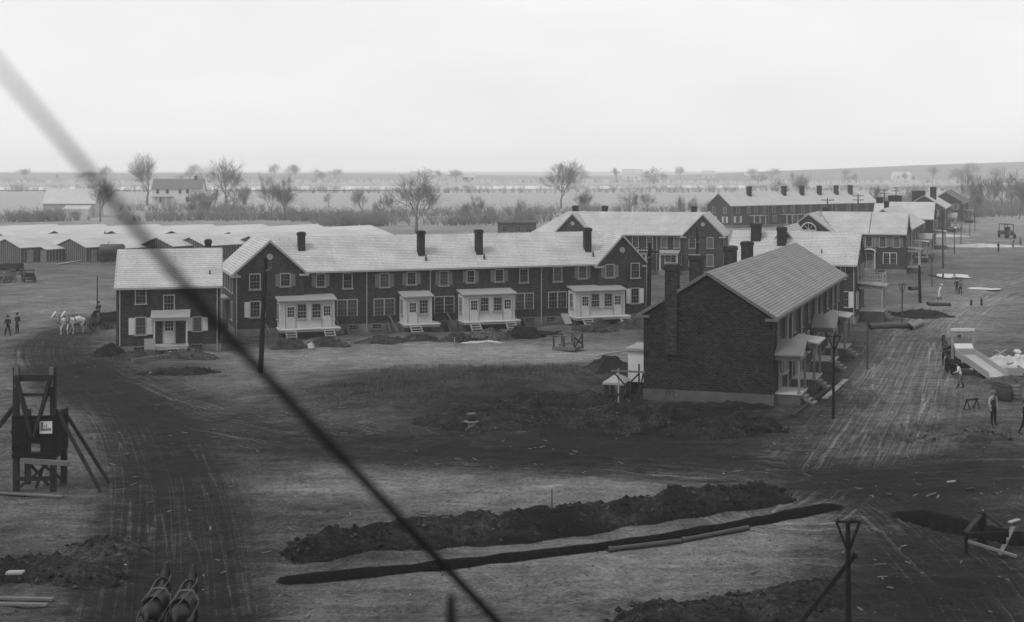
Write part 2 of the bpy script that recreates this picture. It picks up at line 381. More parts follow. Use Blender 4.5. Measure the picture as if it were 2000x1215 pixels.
def soil_nodes(gm, use_attr=True, base=0.3, lo=0.016, hi=0.30):
    nt = gm.node_tree; b = nt.nodes['Principled BSDF']; b.inputs['Roughness'].default_value = 0.95; b.inputs['Specular IOR Level'].default_value = 0.15
    tc = nnode(nt, 'ShaderNodeNewGeometry')
    def noise(sc, det, vec=None, rough=0.6):
        n = nnode(nt, 'ShaderNodeTexNoise'); n.inputs['Scale'].default_value = sc; n.inputs['Detail'].default_value = det; n.inputs['Roughness'].default_value = rough
        nt.links.new(vec or tc.outputs['Position'], n.inputs['Vector']); return n.outputs['Fac']
    A = noise(.12, 3); B = noise(.9, 5, rough=.7); Cn = noise(5.5, 5, rough=.7); D = noise(.35, 4, rough=.65)
    t = None
    def add(x, amt):
        nonlocal t
        v = math_n(nt, 'MULTIPLY', math_n(nt, 'SUBTRACT', x, 0.5), amt)
        t = v if t is None else math_n(nt, 'ADD', t, v)
    mpx = nnode(nt, 'ShaderNodeMapping'); mpx.inputs['Scale'].default_value = (.22, 1.5, 1); mpx.inputs['Rotation'].default_value = (0, 0, .12); nt.links.new(tc.outputs['Position'], mpx.inputs['Vector'])
    E = noise(1.1, 5, mpx.outputs[0], .7)
    add(A, .42); add(B, .42); add(Cn, .72); add(noise(15, 3, rough=.7), .5); add(D, .38); add(E, .50)
    if use_attr:
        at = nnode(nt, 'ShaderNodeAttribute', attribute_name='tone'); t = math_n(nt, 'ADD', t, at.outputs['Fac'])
        rv = nnode(nt, 'ShaderNodeAttribute', attribute_name='run'); tr = nnode(nt, 'ShaderNodeAttribute', attribute_name='track')
        mp = nnode(nt, 'ShaderNodeMapping'); mp.inputs['Scale'].default_value = (3.2, .04, 1); nt.links.new(rv.outputs['Vector'], mp.inputs['Vector'])
        s1 = noise(1.0, 4, mp.outputs[0], .75)
        # single wheel tracks: thin pale wavering lines of packed earth
        mp2 = nnode(nt, 'ShaderNodeMapping'); mp2.inputs['Scale'].default_value = (.95, .014, 1); nt.links.new(rv.outputs['Vector'], mp2.inputs['Vector'])
        s2 = noise(1.0, 1, mp2.outputs[0], .5)
        ln = math_n(nt, 'ABSOLUTE', math_n(nt, 'SUBTRACT', math_n(nt, 'FRACT', math_n(nt, 'MULTIPLY', s2, 9.0)), 0.5))
        ln = math_n(nt, 'MULTIPLY', math_n(nt, 'SUBTRACT', 0.09, ln, True), 2.6)
        sx = math_n(nt, 'ADD', math_n(nt, 'MULTIPLY', math_n(nt, 'SUBTRACT', s1, .5), .75), ln)
        t = math_n(nt, 'ADD', t, math_n(nt, 'MULTIPLY', sx, tr.outputs['Fac']))
    else: t = math_n(nt, 'ADD', t, base)
    t = math_n(nt, 'MAXIMUM', math_n(nt, 'MINIMUM', t, 1.0), 0.0)
    t = math_n(nt, 'POWER', t, 2.3)
    c = math_n(nt, 'MULTIPLY_ADD', t, hi - lo); c.node.inputs[2].default_value = lo
    nt.links.new(c, b.inputs['Base Color'])
    bp = nnode(nt, 'ShaderNodeBump'); bp.inputs['Strength'].default_value = .8; bp.inputs['Distance'].default_value = .16
    hh = math_n(nt, 'ADD', Cn, math_n(nt, 'MULTIPLY', B, 1.5))
    nt.links.new(hh, bp.inputs['Height']); nt.links.new(bp.outputs[0], b.inputs['Normal'])
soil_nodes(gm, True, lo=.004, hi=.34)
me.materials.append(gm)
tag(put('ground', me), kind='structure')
for nm, base in (('soil_fresh', .15), ('soil_pale', .42), ('soil_mid', .32)):
    m = bpy.data.materials.new(nm); m.use_nodes = True; MATS[nm] = m; soil_nodes(m, False, base, lo=.004, hi=.40)

# ------------------------------------------------------------------ heaps and banks of earth
def clods(parent, V, n, seed, big=.16):
    rs = np.random.RandomState(seed); mb = MB()
    for i in rs.randint(0, len(V), n):
        x, y, z = V[i]; s = big * (.25 + .9 * rs.rand() ** 2.5); x += rs.randn() * .1; y += rs.randn() * .1; k = len(mb.v)
        for dx, dy, dz in ((-1, 0, 0), (0, -1, 0), (1, 0, 0), (0, 1, 0), (0, 0, 1), (0, 0, -.7)):
            mb.v.append((x + dx * s * (.6 + .7 * rs.rand()), y + dy * s * (.6 + .7 * rs.rand()), z + dz * s * (.5 + .5 * rs.rand())))
        m = int(rs.rand() < .35)
        for f in ((0, 1, 4), (1, 2, 4), (2, 3, 4), (3, 0, 4), (1, 0, 5), (2, 1, 5), (3, 2, 5), (0, 3, 5)): mb.f.append(tuple(k + q for q in f)); mb.m.append(m)
    return tag(mb.build('clods', ['soil_fresh', 'soil_mid'], parent, uv=False), kind='stuff')
def heap(label, px, py, rx, ry, h, m='soil_fresh', seed=1, rz=0.0, name='dirt_heap', group=None, cat='dirt heap', n=36):
    x, y = gp(px, py); z0 = hz(x, y) if h < 5 else 0
    g = np.linspace(-1.15, 1.15, n); X, Y = np.meshgrid(g * rx, g * ry)
    r = np.sqrt((X / rx) ** 2 + (Y / ry) ** 2) * (1 + .35 * fbm(X / rx * 1.3 + seed * 9.1, Y / ry * 1.3 + seed * 3.3, seed, 2))
    prof = np.clip(1 - r, 0, 1); prof = prof ** 0.8 * (1.25 - .25 * prof)
    Z = h * prof + np.clip(prof * 3, 0, 1) * (.42 * h * fbm(X * 1.3 + seed, Y * 1.3, seed + 5, 3) + .16 * fbm(X * 3.2, Y * 3.2, seed + 6, 2))
    c, s = math.cos(rz), math.sin(rz)
    base = hgt(x + X * c - Y * s, y + X * s + Y * c)
    Z = np.where(prof > 0, base - z0 + Z, base - z0 - 0.15)
    v = np.stack([X * c - Y * s, X * s + Y * c, Z], -1).reshape(-1, 3)
    fc = [(j * n + i, j * n + i + 1, (j + 1) * n + i + 1, (j + 1) * n + i) for j in range(n - 1) for i in range(n - 1)
          if max(prof[j, i], prof[j, i + 1], prof[j + 1, i], prof[j + 1, i + 1]) > 0]
    used = sorted({i for f in fc for i in f}); mp = {k: q for q, k in enumerate(used)}
    me = bpy.data.meshes.new(name); me.from_pydata([tuple(v[k]) for k in used], [], [tuple(mp[k] for k in f) for f in fc])
    me.polygons.foreach_set('use_smooth', [True] * len(me.polygons)); me.materials.append(MATS[m])
    o = tag(put(name, me, loc=(x, y, z0)), label, cat, group)
    if name == 'dirt_heap': clods(o, [v[k] for k in used if prof.ravel()[k] > .05], int(40 + 22 * rx * ry), seed, .13)
    return o
def bank(label, pts, h, hw, m='soil_fresh', seed=1, name='earth_bank', cat='earth bank'):
    line = smooth_line(pts, 10); P = np.array(line); L = np.concatenate([[0], np.cumsum(np.hypot(*np.diff(P, axis=0).T))])
    n = int(L[-1] / .22); S = np.linspace(0, L[-1], n); cx = np.interp(S, L, P[:, 0]); cy = np.interp(S, L, P[:, 1])
    tx = np.gradient(cx); ty = np.gradient(cy); q = np.hypot(tx, ty); nxv, nyv = -ty / q, tx / q
    k = 19; W = np.linspace(-1, 1, k)
    wid = hw * (1 + .45 * vnoise(S * .35, S * 0, seed) + .2 * vnoise(S * 1.1, S * 0, seed + 1)); hh = h * (1 + .55 * vnoise(S * .33, S * 0 + 5, seed + 2) + .3 * vnoise(S * .9, S * 0 + 5, seed + 3))
    e = np.clip(np.minimum(S, L[-1] - S) / 1.8, 0, 1) ** .7
    X = cx[:, None] + nxv[:, None] * W[None] * (wid * (.4 + .6 * e))[:, None]; Y = cy[:, None] + nyv[:, None] * W[None] * (wid * (.4 + .6 * e))[:, None]
    prof = (np.clip(1 - np.abs(W), 0, 1) ** .75)[None] * np.ones((n, 1))
    Z = hgt(X, Y) + (hh * e)[:, None] * prof + np.clip(prof * 3, 0, 1) * (.34 * fbm(X * 1.4, Y * 1.4, seed + 8, 3)) + .12 * prof * fbm(X * 4, Y * 4, seed + 9, 2)
    Z[:, 0] -= .2; Z[:, -1] -= .2; Z[0] -= .2; Z[-1] -= .2
    o0 = np.array([cx[0], cy[0], 0.0])
    v = np.stack([X, Y, Z], -1).reshape(-1, 3) - o0
    fc = [(j * k + i, (j + 1) * k + i, (j + 1) * k + i + 1, j * k + i + 1) for j in range(n - 1) for i in range(k - 1)]
    me = bpy.data.meshes.new(name); me.from_pydata([tuple(a) for a in v], [], fc)
    me.polygons.foreach_set('use_smooth', [True] * len(fc)); me.materials.append(MATS[m]); me.update()
    if me.polygons[len(fc) // 2].normal.z < 0: me.flip_normals()
    o = tag(put(name, me, loc=tuple(o0)), label, cat)
    clods(o, v, int(L[-1] * 45), seed); return o
bank('long dark bank of freshly dug earth behind the open trench', [gp(*p) for p in [(560, 1098), (720, 1062), (870, 1056), (1075, 1040), (1240, 1008), (1400, 984), (1545, 968)]], .92, 1.45, seed=3)
bank('rough dark earth ridge at the foot of the foreground utility pole', [gp(*p) for p in [(1180, 1250), (1380, 1206), (1560, 1172), (1640, 1150)]], .4, 1.6, seed=8)
bank('low dark spoil bank left of the mud road with a slit trench in it', [gp(*p) for p in [(-60, 1120), (60, 1118), (150, 1128), (215, 1150)]], .45, 1.5, seed=12)
HG = 'dirt heaps along the front of the long terrace'
heap('grey dirt heap under the left steps of the double porch beside the utility pole', 566, 678, 1.56, 1.10, 0.85, 'soil_mid', 2, group=HG)
heap('grey dirt heap under the right steps of the double porch beside the utility pole', 640, 674, 1.89, 1.02, 0.72, 'soil_mid', 3, group=HG)
heap('flat dirt heap below the foundation between the two leftmost white porches', 748, 669, 2.13, 1.10, 0.64, 'soil_mid', 4, group=HG)
heap('dirt heap in front of the steps of the single-door porch', 822, 667, 1.80, 1.02, 0.64, 'soil_mid', 5, group=HG)
heap('low dirt heap beside the cellar bulkhead right of the single-door porch', 893, 666, 1.56, 1.02, 0.68, 'soil_mid', 6, group=HG)
heap('tall pale dirt heap in front of the middle double porch', 955, 662, 2.05, 1.27, 1.02, 'soil_pale', 7, group=HG)
heap('dark cone of earth at the right end of the middle double porch', 1024, 659, 1.80, 1.27, 0.98, 'soil_fresh', 8, group=HG)
heap('dirt heap at the left steps of the porch beside the right gable', 1168, 650, 2.21, 1.27, 0.98, 'soil_mid', 9, group=HG)
heap('dirt heap at the right steps of the porch beside the right gable', 1238, 644, 1.80, 1.19, 0.81, 'soil_mid', 10, group=HG)
DG = 'dark spoil heaps in front of the brick gable'
heap('wide flat dark spoil heap around the iron stand on the knoll edge', 945, 828, 4.20, 2.40, 0.91, 'soil_fresh', 11, group=DG)
heap('dark spoil heap right of the iron stand', 1075, 812, 4.60, 2.60, 1.10, 'soil_fresh', 12, group=DG)
heap('small dark spoil heap below the little table-roofed stand', 1148, 800, 2.60, 1.80, 0.78, 'soil_fresh', 13, group=DG)
heap('broad dark spoil heap in front of the plank scaffold frame', 1195, 832, 3.40, 2.00, 1.17, 'soil_fresh', 14, group=DG)
heap('tallest dark spoil heap below the numbers on the foundation', 1290, 835, 2.60, 1.70, 1.62, 'soil_fresh', 15, group=DG)
heap('dark spoil heap below the middle of the brick gable', 1372, 850, 2.20, 1.50, 1.04, 'soil_fresh', 16, group=DG)
heap('rightmost dark spoil heap near the corner porch', 1452, 845, 2.20, 1.40, 0.98, 'soil_fresh', 17, group=DG)
heap('long low dark spoil along the foot of the brick gable', 1400, 800, 4.00, 0.90, 0.45, 'soil_fresh', 18, group=DG)
heap('loose earth heap beside the tower and the mud road', 208, 1078, 1.6, 1.3, .7, 'soil_mid', 19)
heap('dark earth heap against the left corner of the small brick house', 214, 694, 1.3, 1.3, .9, 'soil_fresh', 20)
heap('dirt heap left of the open porch steps of the small brick house', 262, 700, 2.2, 1.2, .6, 'soil_mid', 21)
heap('dirt heap right of the open porch steps of the small brick house', 372, 698, 2.4, 1.3, .65, 'soil_mid', 22)
heap('low clod heap in the yard below the small brick house', 350, 728, 3.0, 1.4, .35, 'soil_fresh', 23)
heap('scraped earth heap behind the three-legged pole beside the pipes', 1800, 617, 3.2, 2.0, .6, 'soil_fresh', 24)
heap('trampled straw-coloured heap below the man in the waistcoat', 1885, 862, 2.3, 1.5, .45, 'soil_mid', 25)
heap('white sand heap spread beside the far worker', 1925, 482, 8.5, 2.2, .5, 'cement_white', 26, name='sand_heap', cat='sand heap')
heap('white sand patch at the foot of the far row porch', 1848, 462, 5.5, 1.8, .4, 'cement_white', 27, name='sand_heap', cat='sand heap')
heap('white lime scatter in front of the pale dirt heap', 940, 670, 1.9, .5, .12, 'cement_white', 28, name='lime_patch', cat='lime')
heap('heap of broken lumber and white plaster rubble behind the dump wagon', 1965, 724, 2.9, 1.7, 1.2, 'cement_white', 29, name='rubble_heap', cat='rubble')
heap('pale mortar spread beside the two barrels', 1968, 748, 3.0, 1.2, .3, 'soil_pale', 30, name='mortar_heap', cat='mortar')

# stones and clods: too many to count
rng = np.random.RandomState(4)
def scatter(name, n, ybox, sz, m, label, pick=None):
    mb = MB()
    Ys = ybox[0] * (ybox[1] / ybox[0]) ** rng.rand(n); pxs = rng.rand(n) * 2150 - 60; Xs = (pxs - CX) / F * Ys
    Zs = hgt(Xs, Ys)
    for x, y, z in zip(Xs, Ys, Zs):
        if z < -.5: continue
        s = sz * (0.4 + rng.rand() ** 3 * 2.2); p = []
        for dx, dy, dz in ((-1, 0, 0), (0, -1, 0), (1, 0, 0), (0, 1, 0), (0, 0, 1), (0, 0, -.5)):
            p.append((x + dx * s * (.6 + .7 * rng.rand()), y + dy * s * (.6 + .7 * rng.rand()), z + dz * s * (.4 + .5 * rng.rand())))
        k = len(mb.v); mb.v += p
        for f in ((0, 1, 4), (1, 2, 4), (2, 3, 4), (3, 0, 4), (1, 0, 5), (2, 1, 5), (3, 2, 5), (0, 3, 5)): mb.f.append(tuple(k + i for i in f)); mb.m.append(0)
    return tag(mb.build(name, m, uv=False), label, None, kind='stuff')
scatter('soil_clods', 9000, (40, 150), .026, 'soil_mid', 'dark clods of earth strewn over the building site')
scatter('pale_stones', 500, (40, 160), .02, 'cement_white', 'small pale stones and chips strewn over the building site')
def scraps(n):
    mb = MB()
    for i in range(n):
        y = 42 * (130 / 42) ** rng.rand(); x = (rng.rand() * 2000 - CX) / F * y; z = hz(x, y) + .02; a = rng.rand() * 6.28; l = .12 + .4 * rng.rand(); w = .03 + .05 * rng.rand()
        mb.bar((x, y, z), (x + l * math.cos(a), y + l * math.sin(a), z + .05 * rng.rand()), w, .02)
    return tag(mb.build('wood_scraps', 'lumber', uv=False), 'scraps of wood and lath littering the building site', kind='stuff')
scraps(420)
def grass(name, n, spots, label):
    mb = MB()
    for px, py, rx, ry in spots:
        c = gp(px, py)
        for i in range(int(n)):
            a, r = rng.rand() * 6.28, math.sqrt(rng.rand()); x = c[0] + rx * r * math.cos(a); y = c[1] + ry * r * math.sin(a); z = hz(x, y) if i % 6 == 0 else z
            t = rng.rand() * 6.28; l = .10 + .16 * rng.rand(); w = .022
            bx, by = (x, y) if i % 6 == 0 else (x0 + rng.randn() * .14, y0 + rng.randn() * .14)
            if i % 6 == 0: x0, y0 = x, y
            mb.poly([(bx - w * math.sin(t), by + w * math.cos(t), z - .05), (bx + w * math.sin(t), by - w * math.cos(t), z - .05), (bx + l * .6 * math.cos(t), by + l * .6 * math.sin(t), z + l)])
    return tag(mb.build(name, 'dry_grass', uv=False), label, kind='stuff')
mat('dry_grass', .07, .95, .4, .4)
grass('dead_grass', 2600, [(760, 780, 7, 5), (930, 740, 8, 6), (1090, 760, 6, 5), (1600, 770, 4, 6), (1860, 850, 5, 3)], 'dead grass and weeds on the knoll and along the plots')

# water
def pond(label, px, py, rx, ry, name='puddle', seed=0):
    x, y = gp(px, py); mb = MB(); n = 28
    mb.poly([(rx * math.cos(t) * (1 + .12 * math.sin(3 * t + seed) + .1 * math.sin(7 * t)), ry * math.sin(t) * (1 + .3 * math.cos(2 * t + seed) + .12 * math.sin(5 * t)), 0) for t in [6.2832 * i / n for i in range(n)]])
    return tag(mb.build(name, 'water', loc=(x, y, float(hgt(np.array([x]), np.array([y]))[0]) + .16)), label, kind='structure')
mat('water', .03, .04, .1, .5, spec=.5); 
mat('hill_pale', .16, .95, .3, .01); wb = MATS['water'].node_tree.nodes['Principled BSDF']; wb.inputs['IOR'].default_value = 1.33; wb.inputs['Specular IOR Level'].default_value = .5
pond('pale puddle on the muddy street', 1858, 540, 2.4, 4.6)
pond('narrow puddle beside the two far men', 1920, 564, 2.0, 1.6, seed=2)
mb = MB(); Y0, Y1 = 880, 1010
pts = [(x, Y0 + 45 * math.sin(x / 240.0 + .6) + 20 * math.sin(x / 90.), 0) for x in range(-1500, 1601, 50)]; pt2 = [(x, Y1 + 60 * math.sin(x / 260.0 + .9), 0) for x in range(-1500, 1601, 50)]
for i in range(len(pts) - 1): mb.poly([pts[i], pts[i + 1], pt2[i + 1], pt2[i]])
tag(mb.build('river', 'water', loc=(0, 0, .35)), kind='structure')
# distant rise beyond the river
mb = MB(); nxx = 90
xsn = np.linspace(-2300, 2300, nxx); prof = [(0, 0), (60, .45), (150, .8), (260, 1.0), (420, .9), (700, -.1)]
hh = 3 + 4 * (fbm(xsn / 420, xsn * 0 + 3, 41, 3) + .5) + 19 * np.clip((xsn - 120) / 500, 0, 1)
for i in range(nxx - 1):
    for (a, ha), (b, hb) in zip(prof[:-1], prof[1:]):
        mb.poly([(xsn[i], 1500 + a, hh[i] * ha - .4), (xsn[i + 1], 1500 + a, hh[i + 1] * ha - .4), (xsn[i + 1], 1500 + b, hh[i + 1] * hb - .4), (xsn[i], 1500 + b, hh[i] * hb - .4)])
tag(mb.build('hills', 'hill_pale', smooth=True, uv=False), kind='structure')

# ------------------------------------------------------------------ house kit
CACHE = {}
def win_geo(w, h, cols, rows, dbl, open_top):
    fr, sa, pa, si = MB(), MB(), MB(), MB(); t = .085; x0, x1 = -w / 2, w / 2
    fr.box(x0 - t, x0, -.07, .03, -t * .5, h + t); fr.box(x1, x1 + t, -.07, .03, -t * .5, h + t); fr.box(x0, x1, -.07, .03, h, h + t)
    units = [(x0, x1)]
    if dbl: fr.box(-t * .7, t * .7, -.07, .03, 0, h); units = [(x0, -t * .7), (t * .7, x1)]
    for a, b in units:
        sa.box(a, b, -.045, -.01, h / 2 - .03, h / 2 + .03); sa.box(a, b, -.045, -.012, 0, .05)
        for i in range(1, cols): x = a + (b - a) * i / cols; sa.box(x - .014, x + .014, -.04, -.014, .05, h / 2 - .03 if open_top else h)
        for j in range(1, rows):
            if j * 2 == rows or (open_top and j * 2 > rows): continue
            z = h * j / rows; sa.box(a, b, -.041, -.013, z - .013, z + .013)
        pa.box(a, b, -.008, .02, 0, h)
    si.box(x0 - .16, x1 + .16, -.13, .03, -.13, -t * .5 - .002)
    return fr, sa, pa, si
def win_parts(w, h, cols=3, rows=4, dbl=False, frame='trim', sash='trim_grey', pane='glass', open_top=False):
    key = (round(w, 2), round(h, 2), cols, rows, dbl, frame, sash, pane, open_top)
    if key not in CACHE:
        fr, sa, pa, si = win_geo(w, h, cols, rows, dbl, open_top)
        CACHE[key] = (fr.mesh('window', frame), sa.mesh('sash', sash), pa.mesh('pane', pane), si.mesh('sill', frame))
    return CACHE[key]
def one_mesh(w, h, cols, rows, frame='trim'):
    """window of a porch: frame, bars and glass in one mesh"""
    key = ('one', round(w, 2), round(h, 2), cols, rows, frame)
    if key not in CACHE:
        g = win_geo(w, h, cols, rows, False, False); mb = MB()
        for i, q in enumerate(g):
            k = len(mb.v); mb.v += q.v; mb.f += [tuple(a + k for a in f) for f in q.f]; mb.m += [1 if i == 2 else 0] * len(q.f)
        CACHE[key] = mb.mesh('window', [frame, 'glass'])
    return CACHE[key]
def door_mesh(w=.86, h=2.05, m='white_paint'):
    key = ('door', w, h, m)
    if key not in CACHE:
        mb = MB(); t = .09
        mb.mat(2).box(-w / 2 - t, -w / 2, -.06, .02, 0, h + t).box(w / 2, w / 2 + t, -.06, .02, 0, h + t).box(-w / 2, w / 2, -.06, .02, h, h + t)
        mb.mat(0).box(-w / 2 + .004, w / 2 - .004, -.035, .015, .02, h - .004)
        mb.mat(0).box(-w / 2 + .1, -.03, -.05, -.03, .15, .85).box(.03, w / 2 - .1, -.05, -.03, .15, .85)
        mb.mat(1).box(-w / 2 + .12, w / 2 - .12, -.045, -.03, 1.05, h - .13)
        for i in range(1, 3):
            x = -w / 2 + .12 + (w - .24) * i / 3; mb.mat(0).box(x - .016, x + .016, -.06, -.04, 1.05, h - .13)
            z = 1.05 + (h - 1.18) * i / 3; mb.box(-w / 2 + .12, w / 2 - .12, -.059, -.041, z - .016, z + .016)
        mb.mat(3).box(w / 2 - .12, w / 2 - .07, -.10, -.035, .93, 1.0)
        CACHE[key] = mb.mesh('door', [m, 'glass', 'trim', 'iron'])
    return CACHE[key]
def shutter_mesh(w, h, m):
    key = ('sh', round(w, 2), round(h, 2), m)
    if key not in CACHE:
        mb = MB(); mb.box(-w / 2, w / 2, -.05, -.01, 0, h)
        mb.box(-w / 2 + .06, w / 2 - .06, -.062, -.045, .08, h * .42).box(-w / 2 + .06, w / 2 - .06, -.062, -.045, h * .5, h - .08)
        CACHE[key] = mb.mesh('shutter', m)
    return CACHE[key]
def gable_slabs(mb, x0, x1, y0, y1, ze, zr, axis, oh=.32, og=.15, th=.13, hip0=False, hip1=False):
    """two roof slabs; axis = direction of the ridge"""
    if axis == 'y': sw = lambda p: (p[1], p[0], p[2]); a0, a1, b0, b1 = y0, y1, x0, x1
    else: sw = lambda p: p; a0, a1, b0, b1 = x0, x1, y0, y1
    bm = (b0 + b1) / 2; sl = (zr - ze) / ((b1 - b0) / 2); zo = ze - sl * oh
    i0 = a0 - (oh if hip0 else og); i1 = a1 + (oh if hip1 else og); r0 = a0 + (b1 - b0) / 2 if hip0 else i0; r1 = a1 - (b1 - b0) / 2 if hip1 else i1
    for sgn, be in ((-1, b0 - oh), (1, b1 + oh)):
        low = [(i0, be, zo), (i1, be, zo), (r1, bm, zr), (r0, bm, zr)]
        top = [(a, b, z + th) for a, b, z in low]
        p = [sw(q) for q in low] + [sw(q) for q in top]
        flip = (sgn == 1) != (axis == 'y')
        if flip: p = [p[3], p[2], p[1], p[0], p[7], p[6], p[5], p[4]]
        mb.hexa(p)
    for hp, i, r in ((hip0, i0, r0), (hip1, i1, r1)):
        if hp:
            q = [(i, b0 - oh, zo + th), (i, b1 + oh, zo + th), (r, bm, zr + th)]
            if (i == i1) != (axis == 'y'): pass
            else: q = q[::-1]
            mb.poly([sw(t) for t in q])
class House:
    def __init__(s, name, label, px, py, deg, cat='house', group=None, brick='brick', roof='slate', trim='trim', Y=None):
        x, y = gp(px, py) if Y is None else ((px - CX) / F * Y, Y)
        s.o = Vector((x, y, 0)); s.a = R(deg); s.root = thing(name, label, cat, s.o, s.a, group)
        s.U = Vector((math.cos(s.a), math.sin(s.a))); s.V = Vector((-math.sin(s.a), math.cos(s.a)))
        s.wall, s.roofm, s.trimm, s.found = MB(), MB(), MB(), MB(); s.brick, s.roof, s.tr = brick, roof, trim
    def _solve(s, px, D, fx):
        t = (px - CX) / F; q = s.o.xy + fx
        # q + k*D = Y*(t,1)
        det = -D.x + t * D.y
        k = (q.x - t * q.y) / det
        return k, (q + D * k).y
    def uz(s, px, py, v=0.0):
        k, Y = s._solve(px, s.U, s.V * v); return k, CH - (py - HZ) / F * Y
    def vz(s, px, py, u=0.0):
        k, Y = s._solve(px, s.V, s.U * u); return k, CH - (py - HZ) / F * Y
    def block(s, x0, x1, y0, y1, ze, zr, axis, oh=.32, og=.15, base=.6, ret=True, hip0=False, hip1=False, cornice=True, trim_x=None):
        w = s.wall; b = -1.6
        if axis == 'x':
            w.poly([(x0, y0, base), (x1, y0, base), (x1, y0, ze), (x0, y0, ze)]); w.poly([(x1, y1, base), (x0, y1, base), (x0, y1, ze), (x1, y1, ze)])
            ym = (y0 + y1) / 2
            w.poly([(x0, y1, base), (x0, y0, base), (x0, y0, ze)] + ([] if hip0 else [(x0, ym, zr)]) + [(x0, y1, ze)])
            w.poly([(x1, y0, base), (x1, y1, base), (x1, y1, ze)] + ([] if hip1 else [(x1, ym, zr)]) + [(x1, y0, ze)])
        else:
            w.poly([(x0, y1, base), (x0, y0, base), (x0, y0, ze), (x0, y1, ze)]); w.poly([(x1, y0, base), (x1, y1, base), (x1, y1, ze), (x1, y0, ze)])
            xm = (x0 + x1) / 2
            w.poly([(x0, y0, base), (x1, y0, base), (x1, y0, ze), (xm, y0, zr), (x0, y0, ze)]); w.poly([(x1, y1, base), (x0, y1, base), (x0, y1, ze), (xm, y1, zr), (x1, y1, ze)])
        f = .05
        s.found.box(x0 - f, x1 + f, y0 - f, y1 + f, b, base)
        gable_slabs(s.roofm, x0, x1, y0, y1, ze, zr, axis, oh, og, hip0=hip0, hip1=hip1)
        t = s.trimm
        if not cornice: return
        if axis == 'x':
            sl = (zr - ze) / ((y1 - y0) / 2); zo = ze - sl * oh
            ta, tb = trim_x or (x0 - og - .01, x1 + og + .01)
            t.box(ta, tb, y0 - oh - .09, y0 - oh + .03, zo - .05, zo + .11); t.box(x0 - og, x1 + og, y1 + oh - .03, y1 + oh + .08, zo - .05, zo + .11)
            t.box(ta + .1, tb - .1, y0 - oh + .03, y0 - .003, zo - .03, zo + .02)
            for xe, hp in ((x0 - og - .03, hip0), (x1 + og + .03, hip1)):
                if hp or trim_x: continue
                for ya, yb in ((y0 - oh, (y0 + y1) / 2), (y1 + oh, (y0 + y1) / 2)):
                    t.bar((xe, ya, zo), (xe, yb, zr), .05, .16)
        else:
            sl = (zr - ze) / ((x1 - x0) / 2); zo = ze - sl * oh
            t.box(x0 - oh - .09, x0 - oh + .03, y0 - og - .01, y1 + og, zo - .05, zo + .11); t.box(x1 + oh - .03, x1 + oh + .09, y0 - og - .01, y1 + og, zo - .05, zo + .11)
            t.box(x1 + .003, x1 + oh - .03, y0 - .02, y1, zo - .03, zo + .02); t.box(x0 - oh + .03, x0 - .003, y0 - .02, y1, zo - .03, zo + .02)
            for ye in (y0 - og - .03, y1 + og + .03):
                for xa, xb in ((x0 - oh, (x0 + x1) / 2), (x1 + oh, (x0 + x1) / 2)):
                    t.bar((xa, ye, zo), (xb, ye, zr), .05, .16)
            if ret:
                for xa, xb in ((x0 - oh - .09, x0 + .45), (x1 - .45, x1 + oh + .09)):
                    t.box(xa, xb, y0 - og - .14, y0 - .004, zo - .14, zo + .02)
    def finish(s, found='concrete'):
        s.wall.build('wall', s.brick, s.root); s.roofpart = s.roofm.build('roof', s.roof, s.root)
        if s.trimm.v: s.trimm.build('eaves_trim', s.tr, s.root)
        s.found.build('foundation', found, s.root)
        return s.root
    def place(s, me, name, u, v, z, side):
        rz = {'f': 0, 'r': math.pi / 2, 'l': -math.pi / 2}[side]
        return put(name, me, s.root, (u, v, z), rz)
    def window(s, u, v, z, w, h, side='f', shut=None, cols=3, rows=4, dbl=False, frame='trim', sash='trim_grey', open_top=False, sill=True, sw=None):
        ms = win_parts(w, h, cols, rows, dbl, frame, sash, open_top=open_top, pane=random.choice(('glass', 'glass', 'glass', 'glass_pale', 'glass_pale', 'glass_blind')))
        o = s.place(ms[0], 'window', u, v, z, side)
        put('sash', ms[1], o); put('pane', ms[2], o)
        if sill: put('sill', ms[3], o)
        if shut:
            q = sw or w * .52
            for sg in (-1, 1):
                d = sg * (w / 2 + .1 + q / 2)
                pos = (u + d, v) if side == 'f' else ((u, v + d) if side == 'r' else (u, v - d))
                s.place(shutter_mesh(q, h + .04, shut), 'shutter', pos[0], pos[1], z - .04, side)
        return o
    def pwin(s, x0, x1, y0, y1, v=0.0, **k):      # window by plate rectangle on the front plane
        (ua, za), (ub, zb) = s.uz(x0, (y0 + y1) / 2, v), s.uz(x1, (y0 + y1) / 2, v); um = (x0 + x1) / 2
        zt = s.uz(um, y0, v)[1]; zb = s.uz(um, y1, v)[1]
        return s.window((ua + ub) / 2, v, zb + .1, max(ub - ua - .17, .3), zt - zb - .2, **k)
    def chimney(s, x, y, z0, z1, w=.7, d=.7, m='chimney_brick'):
        mb = MB(); mb.box(x - w / 2, x + w / 2, y - d / 2, y + d / 2, z0, z1 - .32)
        mb.box(x - w / 2 - .06, x + w / 2 + .06, y - d / 2 - .06, y + d / 2 + .06, z1 - .32, z1 - .1).box(x - w / 2 - .02, x + w / 2 + .02, y - d / 2 - .02, y + d / 2 + .02, z1 - .1, z1)
        mb.mat(1).box(x - w * .3, x + w * .3, y - d * .3, y + d * .3, z1, z1 + .06)
        mb.mat(2).box(x - w / 2 - .04, x + w / 2 + .04, y - d / 2 - .05, y - d / 2 - .002, z0 + .05, z0 + .22)
        return mb.build('chimney', [m, 'concrete', 'trim_grey'], s.root)
